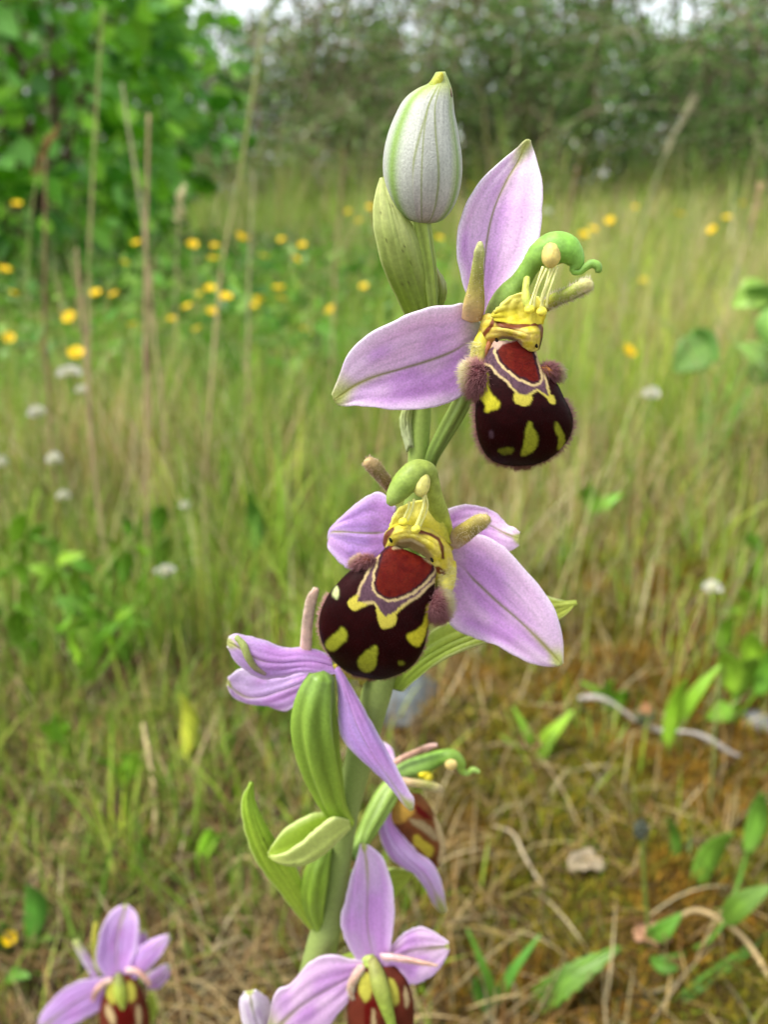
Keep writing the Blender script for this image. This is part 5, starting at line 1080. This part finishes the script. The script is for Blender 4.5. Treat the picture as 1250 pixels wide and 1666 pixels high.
weed('broad upright blade right of the moss with a pointed tip', (1085, 1240), None, [(1085, 1225, 1118, 1105, 26, 0), (1110, 1180, 1175, 1080, 24, 0.02)], BRG, name='plantain')
weed('small bright leaves in the grass edge beside the clover at right', (1235, 1000), None, [(1225, 1000, 1200, 960, 22, 0), (1240, 990, 1262, 950, 24, 0), (1215, 1010, 1170, 1000, 20, 0), (1240, 900, 1215, 870, 20, 0.03)], BRG)
for i, (x, y, lb) in enumerate(((200, 1300, 'small green weed sprig on the thatch above the short orchid'), (430, 1180, 'green weed sprig behind the folded left petals'), (960, 860, 'green weed sprig right of the middle flower'), (90, 1230, 'bright weed sprig under the dense leafy clump'), (1000, 1180, 'weed sprig between the moss mound and seed stem'), (330, 1420, 'sparse weed sprig in straw left of the lowest bracts'))):
    weed(lb, (x, y), None, [(x + rng.normal(0, 8), y - 25, x + rng.normal(0, 32), y - rng.uniform(45, 80), rng.uniform(14, 24), rng.normal(0, 0.008)) for _ in range(5)], BRG * rng.uniform(0.8, 1.1))
# toothed leaf lying on the moss
def flat_leaf(name, label, p0, p1, width, col, teeth=0, cat='leaf', sag=0.1):
    p0 = np.asarray(p0, float); p1 = np.asarray(p1, float)
    root = empty(name, tuple(p0)); tag(root, label, cat)
    lb = MB(); leaf_shell(lb, p0, p1, width, col, sag, 0.2, None, teeth, 44, 9); lb.build('leaf_blade', M_leaf, root, p0)
    lb = MB(); add_tube(lb, stem_pts(p0, p0 * 0.05 + p1 * 0.95, 0.0, 10) + np.array([0, 0, 0.0012]) + np.array([0, 0, 1]) * (sag * np.linalg.norm(p1 - p0) * np.sin(np.pi * np.linspace(0, 0.95, 10)))[:, None], np.linspace(0.0008, 0.0003, 10), np.asarray(col) * 1.5, 6); lb.build('midrib', M_leaf, root, p0)
g0 = ground_hit(850, 1668); g1 = pt(1012, 1540, 174)
flat_leaf('toothed_leaf', 'long jagged-edged green leaf lying on the moss right of the lowest bloom', (g0[0], g0[1], 0.004), g1, 0.0075, BRG * 0.55, 9)
g0 = ground_hit(1060, 1672); g1 = pt(1262, 1515, 190)
flat_leaf('grass_leaf', 'broad dark green blade slanting over the thatch past the oval-leaved weed', (g0[0], g0[1], 0.004), g1, 0.0034, MIDG * 0.8, 0, sag=0.03)
# seed-head stem
def bud_stem(rows, D, label, hr, col, extra=None):
    rows = np.asarray(rows, float); Pp = pt(rows[:, 0], rows[:, 1], np.full(len(rows), D * 1000.0)); foot = ground_hit(*rows[-1]); foot = np.array([Pp[-1][0], Pp[-1][1] , 0.0]); foot[2] = ground_z(foot[0], foot[1]) - 0.003
    Q = np.concatenate([Pp, [foot]])[::-1]; u = np.linspace(0, 1, 24); t = np.linspace(0, 1, len(Q)); Q = np.stack([np.interp(u, t, Q[:, i]) for i in range(3)], -1)
    root = empty('ribwort_plantain', tuple(foot)); tag(root, label, 'plant')
    mb = MB(); add_tube(mb, Q, np.full(24, 0.0006), lin((120, 140, 60)), 7); mb.build('stem', M_leaf, root, foot)
    mb = MB(); c = Q[-1]
    for i in range(60):
        d = rng.normal(size=3); d /= np.linalg.norm(d); b = c + d * hr * np.array([0.8, 0.8, 1.3])
        add_ellipsoid(mb, b, np.diag([hr * 0.32] * 3), (extra if extra is not None and d[2] > 0.6 else col) * rng.uniform(0.7, 1.3), 6, 4)
    mb.build('flower_head', M_leaf, root, foot)
bud_stem([(1050, 1165), (1042, 1240), (1040, 1320)], 0.30, 'thin green stem with dark round head and orange-pink tip', 0.0042, lin((96, 104, 70)), lin((160, 116, 74)))
bud_stem([(1044, 1350), (1050, 1450), (1058, 1550), (1085, 1640)], 0.185, 'dark olive stem with a small dark knobbly bud above the moss', 0.0022, lin((74, 80, 64)))

# stone, stick, dead leaf bits
def pebble(px, py, rx, ry, rz, label, col):
    g = ground_hit(px, py); c = np.array([g[0], g[1], ground_z(g[0], g[1]) + rz * 0.3])
    mb = MB(); u = np.linspace(0, 2 * np.pi, 28, endpoint=False); v = np.linspace(0.05, np.pi - 0.05, 18)
    S_ = np.stack([np.sin(v)[:, None] * np.cos(u), np.sin(v)[:, None] * np.sin(u), np.cos(v)[:, None] * np.ones(28)], -1)
    S_ *= (0.85 + 0.3 * vnoise(S_[..., 0] * 2 + px, S_[..., 1] * 2 + S_[..., 2] * 2, 3) + 0.08 * vnoise(S_[..., 0] * 6, S_[..., 2] * 6 + S_[..., 1] * 6, 4))[..., None]
    V = c + S_ * [rx, ry, rz]
    Vv = np.concatenate([V.reshape(-1, 3), [V[0].mean(0), V[-1].mean(0)]]); k = 28 * 18; j = np.arange(28); j2 = (j + 1) % 28
    mb.add(Vv, [grid_faces(18, 28, True), np.stack([np.full(28, k), j2, j], -1), np.stack([np.full(28, k + 1), 17 * 28 + j, 17 * 28 + j2], -1)], col)
    tag(mb.build('stone', M_stone, None, c), label, 'stone')
pebble(655, 1172, 0.017, 0.02, 0.012, 'blue-grey stone half sunk in moss behind the orchid stem', lin((92, 98, 100)))
pebble(1238, 1160, 0.008, 0.010, 0.006, 'small pale grey stone in the weeds right of the moss', lin((120, 120, 118)))
g0 = ground_hit(935, 1205); g1 = ground_hit(1205, 1242)
t = np.linspace(0, 1, 30); P = np.stack([g0[0] + (g1[0] - g0[0]) * t, g0[1] + (g1[1] - g0[1]) * t + 0.002 * np.sin(t * 7), 0.014 + 0.003 * np.sin(t * 11)], -1); P[:, 2] += np.interp(t, [0, 1], ground_z(P[[0, -1], 0], P[[0, -1], 1]))
mb = MB(); add_tube(mb, P, 0.0011 + 0.0003 * np.sin(t * 17), lin((176, 168, 158)), 9)
tag(mb.build('dry_twig', M_straw), 'bleached grey twig lying across the golden moss', 'twig')
def curl(pts_px, r, col, label):
    P = np.array([ground_hit(x, y) + [0, 0, z] for x, y, z in pts_px]); u = np.linspace(0, 1, 30); tt = np.linspace(0, 1, len(P)); P = spline(P, 30)
    P[:, 2] += ground_z(P[:, 0], P[:, 1])
    mb = MB(); add_tube(mb, P, np.full(30, r), col, 7, flat=0.4); tag(mb.build('dead_grass_blade', M_straw), label, 'dead blade')
curl([(798, 1395, 0.003), (830, 1430, 0.008), (850, 1470, 0.008), (880, 1505, 0.003)], 0.0010, lin((200, 184, 150)), 'pale curled dead blade on the moss beside the drooping sepal')
curl([(1060, 1585, 0.003), (1120, 1570, 0.009), (1190, 1595, 0.009), (1250, 1640, 0.003)], 0.0009, lin((206, 180, 130)), 'tan arched dead blade crossing the green slanting blade')
curl([(240, 1235, 0.02), (250, 1290, 0.012), (256, 1350, 0.006), (252, 1400, 0.003)], 0.0011, lin((206, 186, 140)), 'pale bent dead blade beside the yellow-green upright leaf')
curl([(330, 1470, 0.004), (400, 1440, 0.012), (440, 1480, 0.010), (430, 1530, 0.003)], 0.0007, lin((196, 172, 126)), 'looping straw blade left of the lowest bract')
def crumple(px, py, r, label, col):
    g = ground_hit(px, py); c = np.array([g[0], g[1], 0.0]); c[2] = ground_z(*c[:2]) + r * 0.3
    a = np.linspace(-1, 1, 16); A, Bq = np.meshgrid(a, a, indexing='ij')
    zq = r * 0.6 * (vnoise(A * 2.5 + px, Bq * 2.5, 3) - 0.3) + 0.35 * r * Bq ** 2
    msk = 1 - 0.35 * (A ** 2 * Bq ** 2)
    mb = MB(); add_shell(mb, np.stack([c[0] + A * r * msk, c[1] + Bq * r * 0.7 * msk, c[2] + zq], -1), mixc(np.broadcast_to(col, A.shape + (3,)), np.asarray(col) * 0.6, vnoise(A * 5, Bq * 5, 9)), 0.0003)
    tag(mb.build('dead_leaf', M_straw, None, c), label, 'dead leaf')
crumple(945, 1490, 0.0065, 'crumpled whitish dead leaf on the moss above the jagged leaf', lin((176, 160, 130)))
crumple(860, 1290, 0.004, 'small pinkish dead leaf beneath the narrow upright leaves', lin((190, 140, 116)))
crumple(1050, 1590, 0.006, 'pinkish-brown curled dead leaf beside the jagged leaf tip', lin((196, 150, 116)))

# ------------------------------------------------------------------ the leafy bush on the left
def branch_path(p, d, L, n=8, wob=0.18, droop=0.0):
    P = [np.asarray(p, float)]; d = np.asarray(d, float) / np.linalg.norm(d)
    for i in range(n - 1):
        d = d + rng.normal(0, wob, 3) * 0.5 + np.array([0, 0, -droop]); d /= np.linalg.norm(d); P.append(P[-1] + d * L / (n - 1))
    return np.array(P)

def leaf_mesh(name, L, W, col, mat, n=5, m=3):
    mb = MB(); t = np.linspace(0, 1, n); s = np.linspace(-1, 1, m)
    wv = np.sin(np.pi * np.clip(0.05 + 0.93 * t, 0, 1)) ** 0.75 * W / 2
    Pg = np.stack([np.broadcast_to(t[:, None] * L, (n, m)), wv[:, None] * s[None], 0.35 * wv[:, None] * np.abs(s)[None] - 0.12 * L * t[:, None] ** 2], -1)
    mb.add(Pg, [grid_faces(n, m)], np.broadcast_to(col, (n * m, 3)) * (1 + 0.25 * (np.abs(s)[None] < 0.1) * np.ones((n, 1))).reshape(-1, 1))
    me = mb.mesh(name); me.materials.append(mat); return me

def leaf_cloud(mb, B, dirs, L, W, cols, fold=0.3):
    """many small folded leaves (two triangle pairs each)"""
    n = len(B); dirs = dirs / np.linalg.norm(dirs, axis=1, keepdims=True)
    side = np.cross(dirs, rng.normal(size=(n, 3))); side /= np.linalg.norm(side, axis=1, keepdims=True); nr = np.cross(side, dirs)
    L = np.broadcast_to(L, (n,))[:, None]; W = np.broadcast_to(W, (n,))[:, None]
    m1 = B + dirs * L * 0.35; m2 = B + dirs * L * 0.7
    V = np.stack([B, m1 + side * W * 0.5 + nr * W * fold * 0.5, m2 + side * W * 0.42 + nr * W * fold * 0.4, B + dirs * L, m2 - side * W * 0.42 + nr * W * fold * 0.4, m1 - side * W * 0.5 + nr * W * fold * 0.5, m1 - nr * W * 0.05, m2 - nr * W * 0.05], 1).reshape(-1, 3)
    k = np.arange(n)[:, None] * 8
    Q = np.concatenate([k + [0, 1, 6, 5], k + [1, 2, 7, 6], k + [6, 7, 4, 5], k + [2, 3, 4, 7]])
    mb.add(V, [Q], np.repeat(np.asarray(cols), 8, 0))

def bush():
    g = np.array([-0.98, 2.35, 0.0]); root = empty('leafy_bush', tuple(g))
    tag(root, 'bright green broad-leaved bush beside the meadow, buttercups at its foot', 'bush')
    mb = MB(); tips = []
    for i in range(9):
        a = i / 9 * 2 * np.pi + rng.normal(0, 0.2)
        P = branch_path(g + np.array([math.cos(a) * 0.06, math.sin(a) * 0.06, -0.02]), [math.cos(a) * 0.5 - 0.25, math.sin(a) * 0.4, 1.0], 0.95, 10, 0.2)
        add_tube(mb, P, np.linspace(0.016, 0.005, 10), lin((84, 72, 56)), 8)
        for k in range(9):
            j = rng.integers(1, 9); b = rng.uniform(0, 2 * np.pi)
            Q = branch_path(P[j], [math.cos(b), math.sin(b), rng.uniform(-0.2, 0.6)], rng.uniform(0.2, 0.4), 6, 0.3, 0.04)
            add_tube(mb, Q, np.linspace(0.006, 0.002, 6), lin((96, 84, 60)), 6); tips.append(Q)
    mb.build('trunk', M_bark, root, g)
    T = np.concatenate([q[1:] for q in tips])
    pal = np.array([lin(c) for c in ((100, 166, 28), (128, 194, 42), (156, 212, 66), (70, 132, 30), (138, 198, 92))])
    # hull points of the crown (as seen: edge about 0.35 m left of the axis)
    cen = np.array([-1.08, 2.25, 0.55]); rad = np.array([0.70, 0.62, 0.85])
    n = 5600
    d = rng.normal(size=(n, 3)); d /= np.linalg.norm(d, axis=1, keepdims=True)
    lump = 0.78 + 0.34 * vnoise(d[:, 0] * 3 + 5, d[:, 2] * 3 + d[:, 1] * 2, 17)
    B = cen + d * rad * (lump * rng.uniform(0.55, 1.0, n) ** 0.5)[:, None]
    B = B[(B[:, 2] > 0.03)]; n = len(B)
    nearT = B[:, None][:0]
    dr = (B - cen) / rad + rng.normal(0, 0.55, (n, 3)) + np.array([0, 0, -0.25]); 
    cols = pal[rng.integers(0, 5, n)] * rng.uniform(0.75, 1.15, (n, 1))
    # the 300 that show largest: front hull, in view
    front = (B[:, 1] < 2.25) & (B[:, 0] > -1.15)
    score = np.where(front, B[:, 1], 99); idx = np.argsort(score)[:300]
    pick = np.zeros(n, bool); pick[idx] = True
    mb = MB(); leaf_cloud(mb, B[~pick], dr[~pick], rng.uniform(0.045, 0.075, (~pick).sum()), rng.uniform(0.032, 0.052, (~pick).sum()), cols[~pick])
    tag(mb.build('foliage', M_leaf, root, g), kind='stuff')
    mesh = [leaf_mesh('leaf', 1.0, 0.74, pal[k], M_leaf, 6, 5) for k in range(5)]
    for i in idx:
        o = bpy.data.objects.new('leaf', mesh[rng.integers(0, 5)]); COL.objects.link(o); o.parent = root
        o.location = Vector(B[i] - g); v = Vector(dr[i]); o.rotation_euler = v.to_track_quat('X', 'Z').to_euler(); o.rotation_euler.rotate_axis('X', rng.normal(0, 0.6)); s_ = rng.uniform(0.045, 0.075); o.scale = (s_, s_, s_)
bush()

mb = MB(); n = 9000
X = rng.uniform(-1.3, 0.35, n); Y = rng.uniform(0.95, 3.2, n); kk = vnoise(X * 5, Y * 5, 44) > 0.32 + 0.5 * sstep(-0.1, 0.35, X); X, Y = X[kk], Y[kk]; n = len(X)
B = np.stack([X, Y, ground_z(X, Y) + rng.uniform(0.0, 0.10, n) * (0.4 + vnoise(X * 4, Y * 4, 45))], -1)
pal = np.array([lin(c) for c in ((92, 150, 40), (112, 166, 50), (76, 126, 38), (130, 170, 66))])
leaf_cloud(mb, B, rng.normal(size=(n, 3)) * [1, 1, 0.5] + [0, -0.2, 0.4], rng.uniform(0.018, 0.042, n), rng.uniform(0.008, 0.02, n), pal[rng.integers(0, 4, n)] * rng.uniform(0.6, 1.1, (n, 1)))
tag(mb.build('herb_leaves', M_leaf), 'low green herb leaves covering the ground below the buttercups', 'ground cover', kind='stuff')

# ------------------------------------------------------------------ the thicket of willow-like trees behind
def thicket_tree(x, y, h, spread, label, leaves, col_pal, stems=8, twig_col=lin((150, 138, 112)), low=0.25, group='trees of the thicket', leaf_L=0.046, density=1.0):
    g = np.array([x, y, 0.0]); g[2] = ground_z(x, y) - 0.02
    root = empty('thicket_tree', tuple(g)); tag(root, label, 'tree', group)
    mb = MB(); tw = MB(); anchors = []
    for i in range(stems):
        a = rng.uniform(0, 2 * np.pi)
        P = branch_path(g + np.array([math.cos(a) * 0.12, math.sin(a) * 0.12, 0]), [math.cos(a) * 0.6, math.sin(a) * 0.6, 1], h * rng.uniform(0.8, 1.1), 12, 0.16, 0.02)
        add_tube(mb, P, np.linspace(0.020, 0.006, 12), lin((112, 102, 82)), 8)
        for k in range(7):
            j = rng.integers(1, 11); b = rng.uniform(0, 2 * np.pi)
            Q = branch_path(P[j], [math.cos(b) * 1.4, math.sin(b), rng.uniform(-0.35, 0.5)], spread * rng.uniform(0.5, 1.0), 8, 0.22, 0.06)
            add_tube(mb, Q, np.linspace(0.010, 0.003, 8), lin((100, 90, 72)), 6)
            for r_ in range(10):
                jj = rng.integers(1, 8); c = rng.uniform(0, 2 * np.pi)
                W = branch_path(Q[jj], [math.cos(c) * 1.3, math.sin(c), rng.uniform(-0.6, 0.4)], rng.uniform(0.25, 0.6), 6, 0.25, 0.08)
                add_tube(tw, W, np.linspace(0.0038, 0.0014, 6), twig_col * rng.uniform(0.8, 1.4), 4, cap=False); anchors.append(W)
    mb.build('trunk', M_bark, root, g)
    tag(tw.build('twigs', M_bark, root, g), kind='stuff')
    A = np.concatenate(anchors); A = A[A[:, 2] > low]
    i = rng.integers(0, len(A), leaves); B = A[i] + rng.normal(0, 0.06, (leaves, 3))
    keep = rng.uniform(0, 1, leaves) < sstep(low * 0.6, low * 2.4, B[:, 2]) + 0.10; B = B[keep]; n = len(B)
    cols = col_pal[rng.integers(0, len(col_pal), n)] * rng.uniform(0.7, 1.2, (n, 1))
    mb = MB(); leaf_cloud(mb, B, rng.normal(size=(n, 3)) + [0, 0, -0.3], leaf_L * rng.uniform(0.7, 1.3, n), leaf_L * 0.42 * rng.uniform(0.8, 1.2, n), cols)
    tag(mb.build('crown', M_leaf, root, g), kind='stuff')
PW = np.array([lin(c) for c in ((94, 130, 46), (114, 148, 66), (78, 112, 38), (138, 164, 100))]); PG = np.array([lin(c) for c in ((84, 128, 42), (104, 148, 54), (66, 104, 36), (126, 162, 88))])
PD = np.array([lin(c) for c in ((58, 78, 38), (70, 92, 46), (48, 66, 34))])
for (x, y, h, sp, lf, pal, lb) in ((-0.9, 7.2, 3.4, 1.3, 9000, PW, 'grey-twigged willow tree just behind the leafy bush'),
                                   (0.5, 6.6, 3.2, 1.3, 8000, PW, 'sparse brown-twigged willow tree behind the bud'),
                                   (1.7, 7.0, 3.6, 1.3, 13000, PG, 'fuller green willow tree behind the upright pink sepal'),
                                   (2.9, 6.7, 3.4, 1.3, 13000, PG, 'dense green willow tree behind the leaning feathery grass head'),
                                   (4.2, 7.4, 3.6, 1.4, 7000, PG, 'green willow tree at the end of the thicket away from the bush'),
                                   (-2.2, 7.4, 3.4, 1.3, 6000, PG, 'green willow tree hidden mostly by the leafy bush'),
                                   (-3.7, 7.0, 3.4, 1.3, 8000, PG, 'green willow tree directly behind the middle of the bush'), (-5.1, 7.4, 3.4, 1.3, 8000, PW, 'grey-green willow tree past the far side of the bush')):
    thicket_tree(x, y, h, sp, lb, lf, pal)
for (x, y, lb) in ((-3.6, 9.6, 'dark back-row tree hidden furthest behind the leafy bush'), (-1.6, 9.2, 'dark back-row tree behind the grey-twigged willow and bush edge'), (-0.2, 9.8, 'dark back-row tree seen between the grey-twigged and brown-twigged willows'), (1.1, 9.3, 'dark back-row tree seen through the sparse brown-twigged willow'), (2.4, 9.7, 'dark back-row tree behind the willow above the upright sepal'), (3.7, 9.2, 'dark back-row tree behind the dense green willow'), (5.2, 9.8, 'dark back-row tree behind the end willow of the thicket'), (6.6, 9.4, 'dark back-row tree beyond the end willow of the thicket')):
    thicket_tree(x, y, 2.4, 1.4, lb, 6000, PD, stems=8, low=0.12, group='back row of the thicket', leaf_L=0.09)
